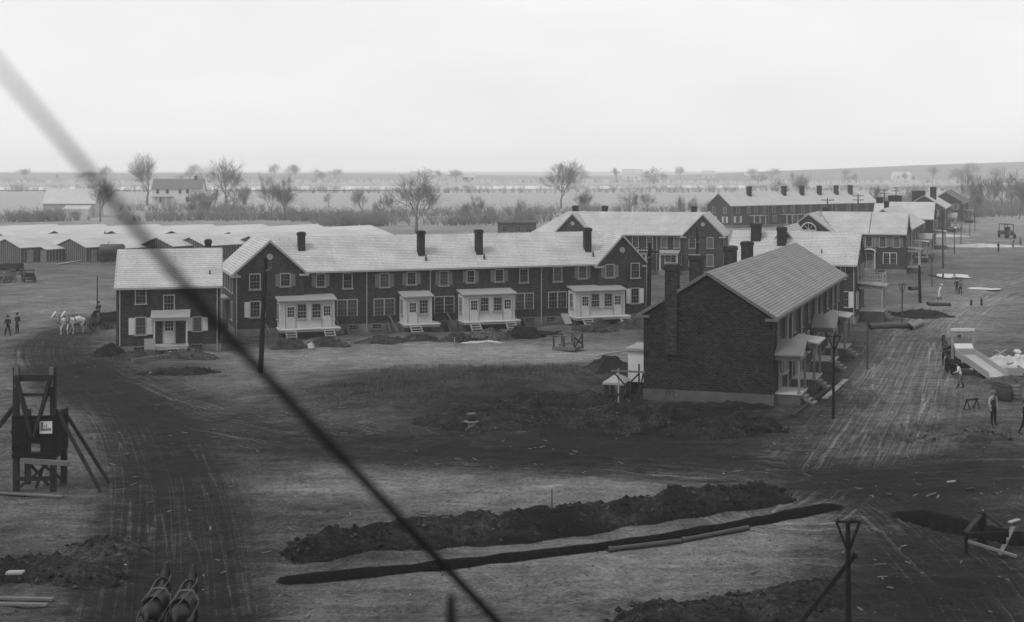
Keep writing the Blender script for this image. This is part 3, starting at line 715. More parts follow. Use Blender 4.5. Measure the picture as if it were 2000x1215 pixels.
    def vent(s, x, y, z, h=.45):
        return MB().tube([(x, y, z - .3), (x, y, z + h)], .06, 7).lathe([(.16, z - .1), (.07, z + .08)], 7, (x, y, 0)).build('vent_pipe', 'iron', s.root)
    def spout(s, u, v, zt, zb=-.1, side='f'):
        o = {'f': (0, -.09), 'r': (.09, 0), 'l': (-.09, 0)}[side]
        x, y = u + o[0], v + o[1]; k = {'f': (0, -.24), 'r': (.24, 0), 'l': (-.24, 0)}[side]
        mb = MB(); mb.tube([(u + k[0], v + k[1], zt), (x, y, zt - .35), (x, y, zb)], .05, 6); mb.box(u + k[0] - .09, u + k[0] + .09, v + k[1] - .09, v + k[1] + .09, zt - .02, zt + .12)
        return mb.build('downspout', 'trim', s.root)
    def lunette(s, x, y, z, r=.28):
        mb = MB(); mb.tube([(x, y - .03, z), (x, y + .01, z)], r, 20)
        return mb.build('gable_roundel', 'trim', s.root)
    def cellar_window(s, u, v, z, w=.8, h=.38):
        return put('cellar_window', one_mesh(w, h, 3, 2, 'trim_grey'), s.root, (u, v, z))
    def steps(s, p, u0, u1, v, zt, n=3, side='f', m='deck_wood', run=.27, rise=.19, parent=None):
        mb = MB()
        for i in range(n):
            z = zt - (i + 1) * rise
            if side == 'f': mb.box(u0, u1, v - (i + 1) * run, v - i * run + .04, z - .05, z)
            else: mb.box(v + i * run - .04, v + (i + 1) * run, u0, u1, z - .05, z)
        for e in (u0 + .05, u1 - .05):
            if side == 'f': mb.bar((e, v, zt - .2), (e, v - n * run, zt - n * rise - .22), .06, .2)
            else: mb.bar((v, e, zt - .2), (v + n * run, e, zt - n * rise - .22), .06, .2)
        return mb.build('steps', m, p)
    def closed_porch(s, u0, u1, v1, zf, zt, items, dep=2.0, steps=(), deck_ext=.45):
        """white boarded back porch on posts: items (kind, fraction along)"""
        v0 = v1 - dep; mb = MB(); mb.box(u0, u1, v0, v1 - .003, zf, zt)
        p = mb.build('porch', 'porch_white', s.root)
        b = MB()
        for x in (u0 - .02, u1 - .1): b.box(x, x + .12, v0 - .03, v0 - .003, zf, zt)
        b.box(u0 - .02, u1 + .02, v0 - .04, v0 - .004, zt - .2, zt - .02); b.build('corner_boards', 'white_paint', p)
        r = MB(); r.hexa([(u0 - .2, v0 - .3, zt), (u1 + .2, v0 - .3, zt), (u1 + .2, v1 - .004, zt + .32), (u0 - .2, v1 - .004, zt + .32), (u0 - .2, v0 - .3, zt + .1), (u1 + .2, v0 - .3, zt + .1), (u1 + .2, v1 - .004, zt + .42), (u0 - .2, v1 - .004, zt + .42)])
        r.build('porch_roof', 'tin_roof', p)
        d = MB(); d.box(u0 - .12, u1 + deck_ext, v0 - .62, v1 - .01, zf - .09, zf - .003); d.build('deck', 'porch_white', p)
        MB().box(u0 - .05, u1 + deck_ext - .08, v0 - .55, v0 - .45, zf - .3, zf - .092).box(u0 - .05, u0 + .05, v0 - .44, v1 - .02, zf - .3, zf - .092).build('joists', 'trim', p)
        for x in (u0 + .1, (u0 + u1) / 2, u1 - .1): MB().box(x - .13, x + .13, v0 + .1, v0 + .36, -1.7, zf - .1).build('pier', 'concrete_dark', p)
        for kind, fr in items:
            x = u0 + (u1 - u0) * fr
            if kind == 'd': put('door', door_mesh(.82, 2.02), p, (x, v0 - .002, zf))
            else: put('window', one_mesh(.72, 1.22, 3, 4), p, (x, v0 - .002, zf + .88))
        put('window', one_mesh(.72, 1.3, 3, 4), p, (u0 - .002, (v0 + v1) / 2, zf + .8), -math.pi / 2)
        for fa, fb in steps: s.steps(p, u0 + (u1 - u0) * fa, u0 + (u1 - u0) * fb, v0 - .6, zf, 3, m='deck_wood')
        return p
    def bulkhead(s, u, v, w=1.0, dep=1.5, z=.75, open_=True):
        mb = MB(); b = -1.4
        for x in (u - w / 2 - .16, u + w / 2):
            mb.hexa([(x, v - dep, b), (x + .16, v - dep, b), (x + .16, v - .06, b), (x, v - .06, b), (x, v - dep, -.1), (x + .16, v - dep, -.1), (x + .16, v - .06, z), (x, v - .06, z)])
        mb.box(u - w / 2, u + w / 2, v - dep, v - dep + .14, b, -.12)
        o = mb.build('cellar_bulkhead', 'concrete_dark', s.root)
        if open_: MB().bar((u - w / 2 + .05, v - .1, z + .55), (u + w * .1, v - dep + .3, -.1), .16, .05).build('plank', 'lumber', o)
        else: MB().hexa([(u - w / 2 - .1, v - dep, -.08), (u + w * .1, v - dep, -.08), (u + w * .1, v - .07, z + .02), (u - w / 2 - .1, v - .07, z + .02), (u - w / 2 - .1, v - dep, -.02), (u + w * .1, v - dep, -.02), (u + w * .1, v - .07, z + .08), (u - w / 2 - .1, v - .07, z + .08)]).build('hatch', 'lumber_pale', o)
        return o
    def side_porch(s, v0, v1, u0, out, zf, zr, kind, parts=True, base='concrete_dark', roofm='tin_roof', post='trim', rails=False, name='porch'):
        """open porch on the wall facing +u"""
        mb = MB(); mb.box(u0 + .003, u0 + out, v0, v1, -1.0, zf - .08); p = mb.build(name, base, s.root)
        MB().box(u0 + .004, u0 + out + .08, v0 - .06, v1 + .06, zf - .078, zf).build('deck', 'deck_wood', p)
        for y in (v0 + .1, v1 - .1): MB().box(u0 + out - .16, u0 + out - .02, y - .07, y + .07, zf, zr - .12).box(u0 + out - .2, u0 + out + .02, y - .11, y + .11, zf + .001, zf + .1).build('post', post, p)
        MB().box(u0 + .004, u0 + out + .02, v0 + .02, v0 + .16, zr - .12, zr + .16).box(u0 + .004, u0 + out + .02, v1 - .16, v1 - .02, zr - .12, zr + .16).box(u0 + out - .12, u0 + out + .021, v0 + .16, v1 - .16, zr - .119, zr + .159).build('beam', post, p)
        r = MB()
        if kind == 'gable':
            ym = (v0 + v1) / 2; h = .85
            for ya in (v0 - .22, v1 + .22):
                q = [(u0 + .004, ya, zr + .17), (u0 + out + .25, ya, zr + .17), (u0 + out + .25, ym, zr + .17 + h), (u0 + .004, ym, zr + .17 + h)]
                if ya > ym: q = q[::-1]
                r.hexa(q + [(a, b, c + .09) for a, b, c in q])
            r.build('porch_roof', roofm, p)
            MB().poly([(u0 + out, v0, zr + .16), (u0 + out, v1, zr + .16), (u0 + out, ym, zr + .9)]).build('porch_gable', post, p)
        else:
            r.hexa([(u0 + .004, v0 - .2, zr + .36), (u0 + out + .28, v0 - .2, zr + .17), (u0 + out + .28, v1 + .2, zr + .17), (u0 + .004, v1 + .2, zr + .36), (u0 + .004, v0 - .2, zr + .46), (u0 + out + .28, v0 - .2, zr + .26), (u0 + out + .28, v1 + .2, zr + .26), (u0 + .004, v1 + .2, zr + .46)])
            r.build('porch_roof', roofm, p)
        if rails:
            g = MB(); zt = zr + .5
            for y in (v0, v1): g.box(u0 + .01, u0 + out, y - .03, y + .03, zt + .78, zt + .84).box(u0 + .01, u0 + out, y - .02, y + .02, zt + .12, zt + .17)
            g.box(u0 + out - .03, u0 + out + .03, v0, v1, zt + .785, zt + .845).box(u0 + out - .02, u0 + out + .02, v0, v1, zt + .122, zt + .172)
            for y in (v0, v1): g.box(u0 + out - .06, u0 + out + .06, y - .06, y + .06, zr + .2, zt + .95)
            nb = 9
            for i in range(1, nb): g.box(u0 + out * i / nb - .018, u0 + out * i / nb + .018, v0 - .018, v0 + .018, zr + .2, zt + .8)
            g.build('balcony_rail', 'trim', p)
        s.steps(p, v0 + .3, v0 + 1.4, u0 + out + .06, zf, 3, side='r', m='concrete')
        return p

# ------------------------------------------------------------------ small brick house on the left
H = House('brick_house', 'small detached brick house with pale slate roof and open front porch', 227, 692, 15.0)
H.block(0, 8.05, 0, 7.4, 5.42, 8.05, 'x', og=.12)
H.pwin(263.5, 286.5, 561.5, 594.5, shut='shutter_dark'); H.pwin(318.5, 341.5, 575, 610, shut='shutter_dark')
H.pwin(263.5, 286, 618.5, 655, shut='shutter_light', sw=.46); H.pwin(376, 395, 617.5, 647.5, shut='shutter_light', sw=.42)
H.spout(.28, 0, 5.2); H.spout(7.78, 0, 5.2)
H.chimney(7.05, 4.2, 7.2, 8.85, .52, .6); H.vent(7.2, .9, 6.05)
H.cellar_window(1.75, -.05, .12); H.cellar_window(6.2, -.05, .18)
(u0, _), (u1, _) = H.uz(299, 680, -1.6), H.uz(366, 680, -1.6)
zf = .72
mb = MB(); mb.box(u0 - .05, u1 + .1, -1.62, -.06, zf - .09, zf); P = mb.build('porch', 'deck_wood', H.root)
MB().box(u0, u1, -1.6, -1.48, zf - .3, zf - .092).build('joists', 'trim', P)
for x in (u0 + .08, u1 - .06): MB().box(x - .06, x + .06, -1.56, -1.44, zf, 2.72).build('post', 'white_paint', P)
MB().box(u0 - .02, u1 + .04, -1.6, -1.42, 2.72, 2.92).box(u0, u0 + .12, -1.42, -.01, 2.72, 2.9).box(u1 - .1, u1 + .02, -1.42, -.01, 2.72, 2.9).build('beam', 'white_paint', P)
MB().hexa([(u0 - .2, -1.8, 2.93), (u1 + .2, -1.8, 2.93), (u1 + .2, -.004, 3.35), (u0 - .2, -.004, 3.35), (u0 - .2, -1.8, 3.02), (u1 + .2, -1.8, 3.02), (u1 + .2, -.004, 3.45), (u0 - .2, -.004, 3.45)]).build('porch_roof', 'tin_roof', P)
put('door', door_mesh(.84, 2.0), P, (H.uz(330.5, 650)[0], -.004, zf))
H.steps(P, u0 + 1.0, u0 + 1.95, -1.62, zf, 4, m='lumber_pale')
MB().box(u0 + .2, u0 + .3, -1.5, -1.4, -1.2, zf - .1).box(u1 - .3, u1 - .2, -1.5, -1.4, -1.2, zf - .1).build('pier', 'timber_dark', P)
H.finish()
a = H.root.matrix_basis @ Vector((u0 - .25, -1.75, .5))
o = MB().box(-.42, .42, 0, .03, 0, .88).box(-.38, .38, -.015, -.002, .06, .82).build('leaning_panel', 'lumber_pale', loc=a, rz=H.a); tag(o, 'pale square board leaning on the open porch of the small house', 'board'); o.rotation_euler = (R(-8), 0, H.a)

# ------------------------------------------------------------------ long terrace
H = House('brick_terrace', 'long two-storey brick terrace with white boarded back porches and two gabled ends', 459, 657, 20.7)
MV = .42
H.block(0, 6.05, 0, 10.6, 5.62, 8.35, 'y'); H.block(34.35, 39.4, 0, 10.6, 5.62, 8.25, 'y')
H.block(3.0, 36.8, MV, 9.0, 5.62, 8.35, 'x', og=0, trim_x=(6.1, 34.3))
for x0, x1, y0, y1, sh, v in [(486.5, 509, 534, 566.5, 'shutter_dark', 0), (547, 567.7, 533, 560.5, 'shutter_mid', 0), (1182, 1200, 515.5, 543, 'shutter_mid', 0), (1231.3, 1249.5, 513, 544, 'shutter_dark', 0),
                              (617, 635.5, 534, 561, 'shutter_mid', MV), (741, 760.5, 532.5, 562, 'shutter_mid', MV), (794, 813, 530.5, 557, 'shutter_mid', MV),
                              (858, 876, 528.5, 559, 'shutter_mid', MV), (911, 927.5, 527, 553, 'shutter_mid', MV), (966, 984, 525.5, 551, 'shutter_mid', MV), (1014, 1032, 524, 553, 'shutter_dark', MV),
                              (1080, 1098, 520.8, 551, 'shutter_dark', MV), (1129, 1146, 518.5, 545, 'shutter_mid', MV)]:
    H.pwin(x0, x1, y0, y1, v, shut=sh)
H.pwin(669, 688.5, 532.5, 564.5, MV, shut='shutter_dark', open_top=True)
H.pwin(487.7, 508.5, 587.5, 621, 0, shut='shutter_light', sw=.44); H.pwin(1231.5, 1248.5, 561.5, 593.5, 0, shut='shutter_light', sw=.44)
for x0, x1, y0, y1 in [(657.5, 698.5, 584, 619), (729.5, 771.5, 582, 617.5), (848, 887.5, 578, 613), (1006, 1042.5, 571.5, 605.5), (1070.5, 1107, 569, 603.5)]:
    H.pwin(x0, x1, y0, y1, MV, dbl=True, cols=3, rows=4, sill=False)
for px in (716, 840, 1057): H.spout(H.uz(px, 600, MV)[0], MV, 5.4)
H.spout(.12, 0, 5.4); 
for px, y in ((588.5, 3.1), (822, 2.1), (935, 2.1), (1147, 2.1)):
    u = H.uz(px, 480, y)[0]; H.chimney(u, y, 6.4, 8.95, .62, .75); H.vent(u + .25, y - 1.0, 6.45, .25)
H.lunette(3.02, 0, 6.95); H.lunette(36.87, 0, 6.85)
DBL = [('d', .2), ('w', .40), ('w', .665), ('d', .86)]
def por(pa, pb, items, steps, ext=.45):
    a = H.uz(pa, 620, -1.75)[0]; b = H.uz(pb, 620, -1.75)[0]
    return H.closed_porch(a, b, MV, .66, 3.06, items, dep=2.0, steps=steps, deck_ext=ext)
por(547, 654, DBL, [(.08, .28), (.78, .98)]); por(791, 844, [('d', .30), ('w', .70)], [(.14, .56)], .7); por(907, 1006, DBL, [(.08, .28), (.78, .98)]); por(1125, 1221, DBL, [(.1, .3), (.86, 1.06)])
for px in (691, 736, 858, 1035, 1075): H.cellar_window(H.uz(px, 640, MV)[0], MV - .05, .12)
for px, op in ((525, True), (663, True), (769, True), (882, True), (1008, True), (1106, False)): H.bulkhead(H.uz(px, 640, MV)[0], MV, open_=op)
for v in (1.6, 3.6, 5.6, 7.6): H.window(0, v, 3.75, .75, 1.35, 'l', shut='shutter_dark')
H.window(0, 2.2, 1.3, .75, 1.5, 'l')
# porch on the far half of its left side
mb = MB(); mb.box(-1.8, -.003, 5.0, 8.6, -.4, .7); P = mb.build('porch', 'concrete_dark', H.root)
for y in (5.1, 8.5): MB().box(-1.75, -1.62, y - .06, y + .06, .7, 2.8).build('post', 'trim', P)
MB().box(-2.0, -.004, 4.8, 8.8, 2.8, 2.98).build('porch_roof', 'tin_roof', P)
put('door', door_mesh(.84, 2.0, 'trim_grey'), P, (-.004, 7.4, .7), -math.pi / 2)
H.finish()

# ------------------------------------------------------------------ dark brick row in front
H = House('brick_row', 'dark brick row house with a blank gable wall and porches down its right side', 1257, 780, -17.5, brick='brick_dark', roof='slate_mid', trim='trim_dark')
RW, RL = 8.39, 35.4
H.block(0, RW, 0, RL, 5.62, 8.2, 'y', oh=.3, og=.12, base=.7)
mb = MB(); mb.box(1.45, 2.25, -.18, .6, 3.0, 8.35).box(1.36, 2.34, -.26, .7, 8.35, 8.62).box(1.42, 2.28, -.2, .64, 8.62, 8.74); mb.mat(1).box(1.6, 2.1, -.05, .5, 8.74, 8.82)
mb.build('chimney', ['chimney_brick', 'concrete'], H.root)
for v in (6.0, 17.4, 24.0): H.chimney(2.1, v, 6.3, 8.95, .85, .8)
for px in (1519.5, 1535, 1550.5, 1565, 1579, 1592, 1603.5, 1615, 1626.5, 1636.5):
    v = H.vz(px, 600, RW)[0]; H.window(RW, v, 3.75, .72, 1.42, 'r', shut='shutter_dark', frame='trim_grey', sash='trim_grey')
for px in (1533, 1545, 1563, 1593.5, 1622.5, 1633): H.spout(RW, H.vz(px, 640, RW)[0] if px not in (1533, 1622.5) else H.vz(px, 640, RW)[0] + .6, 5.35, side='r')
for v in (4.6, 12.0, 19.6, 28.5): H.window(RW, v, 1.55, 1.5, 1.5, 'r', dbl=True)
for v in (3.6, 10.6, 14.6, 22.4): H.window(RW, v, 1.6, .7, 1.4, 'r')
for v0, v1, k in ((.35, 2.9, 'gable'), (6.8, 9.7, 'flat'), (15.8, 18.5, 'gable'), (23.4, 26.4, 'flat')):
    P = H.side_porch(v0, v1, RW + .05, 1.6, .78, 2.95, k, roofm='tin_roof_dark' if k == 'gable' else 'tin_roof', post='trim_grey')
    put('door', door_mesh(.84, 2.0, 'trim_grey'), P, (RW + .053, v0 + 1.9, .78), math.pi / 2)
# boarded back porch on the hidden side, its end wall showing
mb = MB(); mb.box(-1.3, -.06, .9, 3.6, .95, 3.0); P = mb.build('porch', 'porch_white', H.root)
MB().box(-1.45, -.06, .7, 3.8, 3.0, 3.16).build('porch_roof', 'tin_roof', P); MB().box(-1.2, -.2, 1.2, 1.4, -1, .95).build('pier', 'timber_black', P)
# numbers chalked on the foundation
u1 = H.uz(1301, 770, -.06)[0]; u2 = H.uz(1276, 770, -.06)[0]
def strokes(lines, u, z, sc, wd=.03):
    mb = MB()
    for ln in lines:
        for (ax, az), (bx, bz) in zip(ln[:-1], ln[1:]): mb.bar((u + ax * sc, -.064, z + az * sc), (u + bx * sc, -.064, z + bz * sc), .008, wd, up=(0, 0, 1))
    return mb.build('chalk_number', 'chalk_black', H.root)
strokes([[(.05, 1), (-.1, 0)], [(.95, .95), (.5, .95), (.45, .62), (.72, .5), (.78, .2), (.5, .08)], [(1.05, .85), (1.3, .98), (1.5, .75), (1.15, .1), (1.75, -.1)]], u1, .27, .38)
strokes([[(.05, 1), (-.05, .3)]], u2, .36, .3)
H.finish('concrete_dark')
RROOT = H

# ------------------------------------------------------------------ house behind the dark row
H = House('brick_house', 'brick house with pale slate roof and a railed balcony porch, rising behind the dark row', 1671, 631, -17.0)
H.block(-12.5, 0, 0, 8.2, 5.66, 8.4, 'x', og=.15); H.block(-9.9, -4.9, 3.2, 12.5, 5.66, 8.9, 'y')
H.spout(-.15, 0, 5.4)
H.pwin(1643.5, 1658.5, 568.5, 601, 0); q = H.uz(1662.5, 585)[0]; H.place(shutter_mesh(.5, 1.55, 'shutter_light'), 'shutter', q, 0, 1.45, 'f')
H.pwin(1641, 1652, 519, 546, 0, shut='shutter_dark')
for v, z in ((2.0, 3.8), (4.9, 3.8), (6.9, 3.8)): H.window(0, v, z, .8, 1.4, 'r', shut='shutter_mid')
H.window(0, 1.3, 1.35, .8, 1.5, 'r', shut='shutter_light')
o = MB().tube([(0.01, 4.1, 7.0), (.05, 4.1, 7.0)], .25, 16).build('gable_roundel', 'trim', H.root)
H.side_porch(2.6, 5.6, .05, 2.3, .95, 3.15, 'flat', rails=True, post='trim')
H.chimney(H.uz(1527, 470, 2.4)[0], 2.4, 6.4, 9.0, .85, .8); H.chimney(H.uz(1477, 455, 3.0)[0], 3.0, 6.4, 9.3, .95, .85); H.vent(H.uz(1605, 500, 1.2)[0], 1.2, 6.5)
H.finish()

# ------------------------------------------------------------------ house with the fanlight gable
H = House('brick_house', 'brick house with a fanlight gable, arched door hood and grey shutters', 1769, 535, -17.0)
H.block(-12.0, 0, 0, 8.2, 5.64, 8.35, 'x', og=.12); H.block(-16.6, -9.6, -3.0, 8.8, 5.64, 8.3, 'y')
for px in (1697, 1724, 1751): H.window(H.uz(px, 470)[0], 0, 3.75, .8, 1.4, 'f', shut='shutter_mid', frame='trim', sw=.42)
H.window(H.uz(1738, 505)[0], 0, 1.35, 1.75, 1.5, 'f', dbl=True, frame='white_paint', sill=False)
H.spout(H.uz(1709.5, 500)[0], 0, 5.4)
for v in (2.0, 5.4): H.window(0, v, 3.75, .8, 1.4, 'r', shut='shutter_mid')
o = MB().tube([(.01, 4.1, 7.0), (.05, 4.1, 7.0)], .25, 16).build('gable_roundel', 'trim', H.root)
H.side_porch(1.4, 4.8, .05, 1.75, .85, 3.1, 'flat', rails=True, post='white_paint')
ud = H.uz(1698.5, 515)[0]
D = put('door', door_mesh(.9, 2.05, 'trim_grey'), H.root, (ud, -.003, .75))
mb = MB(); n = 9
for i in range(n):
    t0, t1 = math.pi * i / n, math.pi * (i + 1) / n
    mb.hexa([(ud - .85 * math.cos(t0), -1.1, 2.95 + .42 * math.sin(t0)), (ud - .85 * math.cos(t1), -1.1, 2.95 + .42 * math.sin(t1)), (ud - .85 * math.cos(t1), -.004, 2.95 + .42 * math.sin(t1)), (ud - .85 * math.cos(t0), -.004, 2.95 + .42 * math.sin(t0)),
             (ud - .92 * math.cos(t0), -1.1, 3.0 + .5 * math.sin(t0)), (ud - .92 * math.cos(t1), -1.1, 3.0 + .5 * math.sin(t1)), (ud - .92 * math.cos(t1), -.004, 3.0 + .5 * math.sin(t1)), (ud - .92 * math.cos(t0), -.004, 3.0 + .5 * math.sin(t0))])
hood = mb.build('door_hood', 'white_paint', H.root)
for x in (ud - .8, ud + .8): MB().box(x - .06, x + .06, -1.08, -.96, .1, 2.96).build('post', 'white_paint', hood)
MB().box(ud - .9, ud + .9, -1.2, -.06, -.4, .74).build('stoop', 'concrete', hood)
mb = MB(); cu = -13.1; pts = [(cu + 1.05 * math.cos(t), -3.02, 6.05 + 1.05 * math.sin(t)) for t in [math.pi * i / 14 for i in range(15)]]
fan = MB().poly([pts[0]] + pts[1:] if False else pts[::-1]).build('fanlight', 'glass', H.root)
mb = MB()
for i in range(14): mb.bar(pts[i], pts[i + 1], .14, .14)
mb.bar(pts[0], pts[14], .14, .14)
for k in (4, 7, 10): mb.bar((cu, -3.03, 6.05), pts[k], .05, .05)
mb.build('fanlight_frame', 'white_paint', fan)
H.cellar_window(H.uz(1722, 530)[0], -.05, .1)
H.chimney(H.uz(1612, 430, 6)[0], 6.4, 7, 9.0, .8, .8)
mb = MB(); 
sx = H.uz(1703, 430, 4)[0]; mb.bar((sx, -.3, 5.64), (sx, 4.1, 8.55), .08, .06); mb.bar((-9.9, -.2, 5.75), (-9.9 - 2.6, 4.1, 8.5), .08, .06); mb.build('roof_seam', 'trim_grey', H.root)
H.finish()

# ------------------------------------------------------------------ receding houses beyond
def far_house(label, px, py, Y, ang, x0, x1, y0, y1, axis, wins_r=(), wins_f=(), chims=(), porch=(), roof='slate_far', ze=5.6, zr=8.35):
    H = House('brick_house', label, px, py, ang, roof=roof, Y=Y); H.block(x0, x1, y0, y1, ze, zr, axis)
    for v in wins_r:
        H.window(x1, v, 3.75, .8, 1.4, 'r', shut='shutter_mid'); H.window(x1, v, 1.4, .8, 1.45, 'r')
    for u in wins_f:
        H.window(u, y0, 3.75, .8, 1.4, 'f', shut='shutter_mid'); H.window(u, y0, 1.4, .8, 1.45, 'f')
    for x, y, zt, w in chims: H.chimney(x, y, 6.5, zt, w, .8)
    for v0, v1, k in porch: H.side_porch(v0, v1, x1 + .05, 2.0, .8, 3.0, k, post='trim')
    H.spout(x1, y0 + .15, 5.3, side='r'); H.spout(x1, y1 - .15, 5.3, side='r')
    return H
H = far_house('receding brick row house joined behind the fanlight gable house', 1779, 0, 211, -17.5, -8.4, 0, 0, 27, 'y', wins_r=(3, 8, 13, 18, 23), wins_f=(-2,), porch=((5, 8, 'flat'), (14, 17, 'gable')), chims=((-5.5, 20, 9.2, .8),)); H.finish()
H = far_house('brick house with two end chimneys between the receding row houses', 1822, 0, 249, -17.5, -10.5, 0, 0, 8, 'x', wins_r=(2, 5.5), wins_f=(-2.2, -5.5, -8.5), chims=((-7.2, 6.0, 9.6, 2.4), (-9.8, 4.0, 9.3, 1.2)), porch=((1, 4, 'flat'),)); H.finish()
H = far_house('far brick row house with a broad chimney block on its gable', 1845, 0, 313, -17.5, -9.0, 0, 0, 26, 'y', wins_r=(3, 8, 13, 18, 23), wins_f=(-2, -6.5), chims=((-5.8, 1.0, 9.4, 3.0), (-3.0, 8.0, 10.2, 1.4)), porch=((4, 7, 'flat'), (11, 14, 'gable'))); H.finish()
H = far_house('farthest brick row house with a darker roof beside the bare trees', 1882, 0, 362, -17.5, -9.0, 0, 0, 30, 'y', wins_r=(3, 8, 13, 18, 23), wins_f=(-2, -6.5), roof='slate_dark', porch=((6, 9, 'flat'),)); H.finish()

# ------------------------------------------------------------------ twin-gabled house behind the terrace
H = House('brick_house', 'twin-gabled brick house with white open porch, standing behind the long terrace', 1411, 538, -10.0, roof='slate')
H.block(-5.4, 0, 0, 10.5, 5.6, 8.35, 'y'); H.block(-23.6, -18.4, 0, 10.5, 5.6, 8.35, 'y'); H.block(-27.0, -2.6, .42, 9.2, 5.6, 8.4, 'x', og=0, hip0=True, trim_x=(-18.3, -5.45))
for px in (1241, 1269, 1297, 1322): H.window(H.uz(px, 480, .42)[0], .42, 3.75, .75, 1.4, 'f', shut='shutter_dark')
for px in (1352, 1387):
    u = H.uz(px, 480)[0]; H.window(u, 0, 3.75, .8, 1.42, 'f'); H.window(u, 0, 1.3, .8, 1.5, 'f')
H.window(H.uz(1325, 508, .42)[0], .42, 1.4, .75, 1.5, 'f')
for px in (1283, 1336): H.spout(H.uz(px, 480, .42)[0], .42, 5.3)
H.lunette(-2.7, 0, 7.0); H.lunette(-21.0, 0, 7.0)
for v in (2.2, 5.5): H.window(0, v, 3.75, .8, 1.4, 'r'); H.window(0, v, 1.4, .8, 1.4, 'r')
for px in (1124, 1181.5, 1356): H.chimney(H.uz(px, 410, 6.5)[0], 6.5, 7.0, 9.3, .75, .8)
for pa, pb in ((1288, 1323), (1225, 1262)):
    a, b = H.uz(pa, 510, -1.7)[0], H.uz(pb, 510, -1.7)[0]
    P = MB().box(a - .1, b + .1, -1.75, .2, -.6, .75).build('porch', 'concrete', H.root)
    for x in (a + .06, b - .06): MB().box(x - .08, x + .08, -1.68, -1.52, .75, 2.8).build('post', 'white_paint', P)
    MB().box(a, b, -1.72, -1.5, 2.8, 3.05).box(a, a + .15, -1.5, .2, 2.8, 3.05).box(b - .15, b, -1.5, .2, 2.8, 3.05).build('beam', 'white_paint', P)
    MB().hexa([(a - .2, -1.95, 3.06), (b + .2, -1.95, 3.06), (b + .2, .416, 3.3), (a - .2, .416, 3.3), (a - .2, -1.95, 3.14), (b + .2, -1.95, 3.14), (b + .2, .416, 3.42), (a - .2, .416, 3.42)]).build('porch_roof', 'tin_roof', P)
    put('door', door_mesh(.86, 2.02), P, (a + .9, .416, .75)); put('window', one_mesh(.7, 1.3, 3, 4), P, (b - .6, .416, 1.4))
H.side_porch(7.2, 9.2, .05, 1.5, .8, 2.9, 'flat', post='trim')
H.finish()

# ------------------------------------------------------------------ far long terrace
H = House('brick_terrace', 'far long brick terrace with six roof chimneys, pale in the haze', 1427, 0, 37.0, roof='slate_far', Y=336)
H.block(0, 53, 0, 8.4, 5.5, 8.35, 'x')
for px in (1441, 1462, 1476.5, 1493, 1511, 1532, 1547, 1568, 1583, 1607, 1634, 1656, 1671.5, 1692.5):
    H.window(H.uz(px, 410)[0], 0, 3.6, .85, 1.4, 'f')
for px in (1441, 1513, 1549, 1596, 1624): H.window(H.uz(px, 428)[0], 0, 1.3, 1.2, 1.5, 'f', dbl=True, shut='shutter_light' if px == 1441 else None)
for px in (1463, 1531, 1566, 1600, 1633, 1660.5): H.chimney(H.uz(px, 380, 3.2)[0], 3.2, 7.0, 10.0, 1.0, .9)
for px in (1429, 1500, 1551, 1583, 1625, 1660): H.spout(H.uz(px, 420)[0], 0, 5.2)
for v in (2.0, 6.0): H.window(0, v, 3.6, .85, 1.4, 'l'); H.window(0, v, 1.3, .85, 1.4, 'l', shut='shutter_light')
for px in (1474, 1537, 1571, 1612, 1650):
    u = H.uz(px, 430)[0]; P = MB().box(u - 2.0, u + 2.0, -2.0, -.06, -.6, .6).build('porch', 'concrete', H.root)
    for x in (u - 1.9, u, u + 1.9): MB().box(x - .08, x + .08, -1.95, -1.8, .6, 2.8).build('post', 'white_paint', P)
    MB().box(u - 2.2, u + 2.2, -2.2, -.004, 2.8, 3.0).build('porch_roof', 'tin_roof', P)
MB().box(53.2, 56.2, 1, 6, -.5, 5.2).build('end_lean_to', 'brick', H.root)
H.finish()

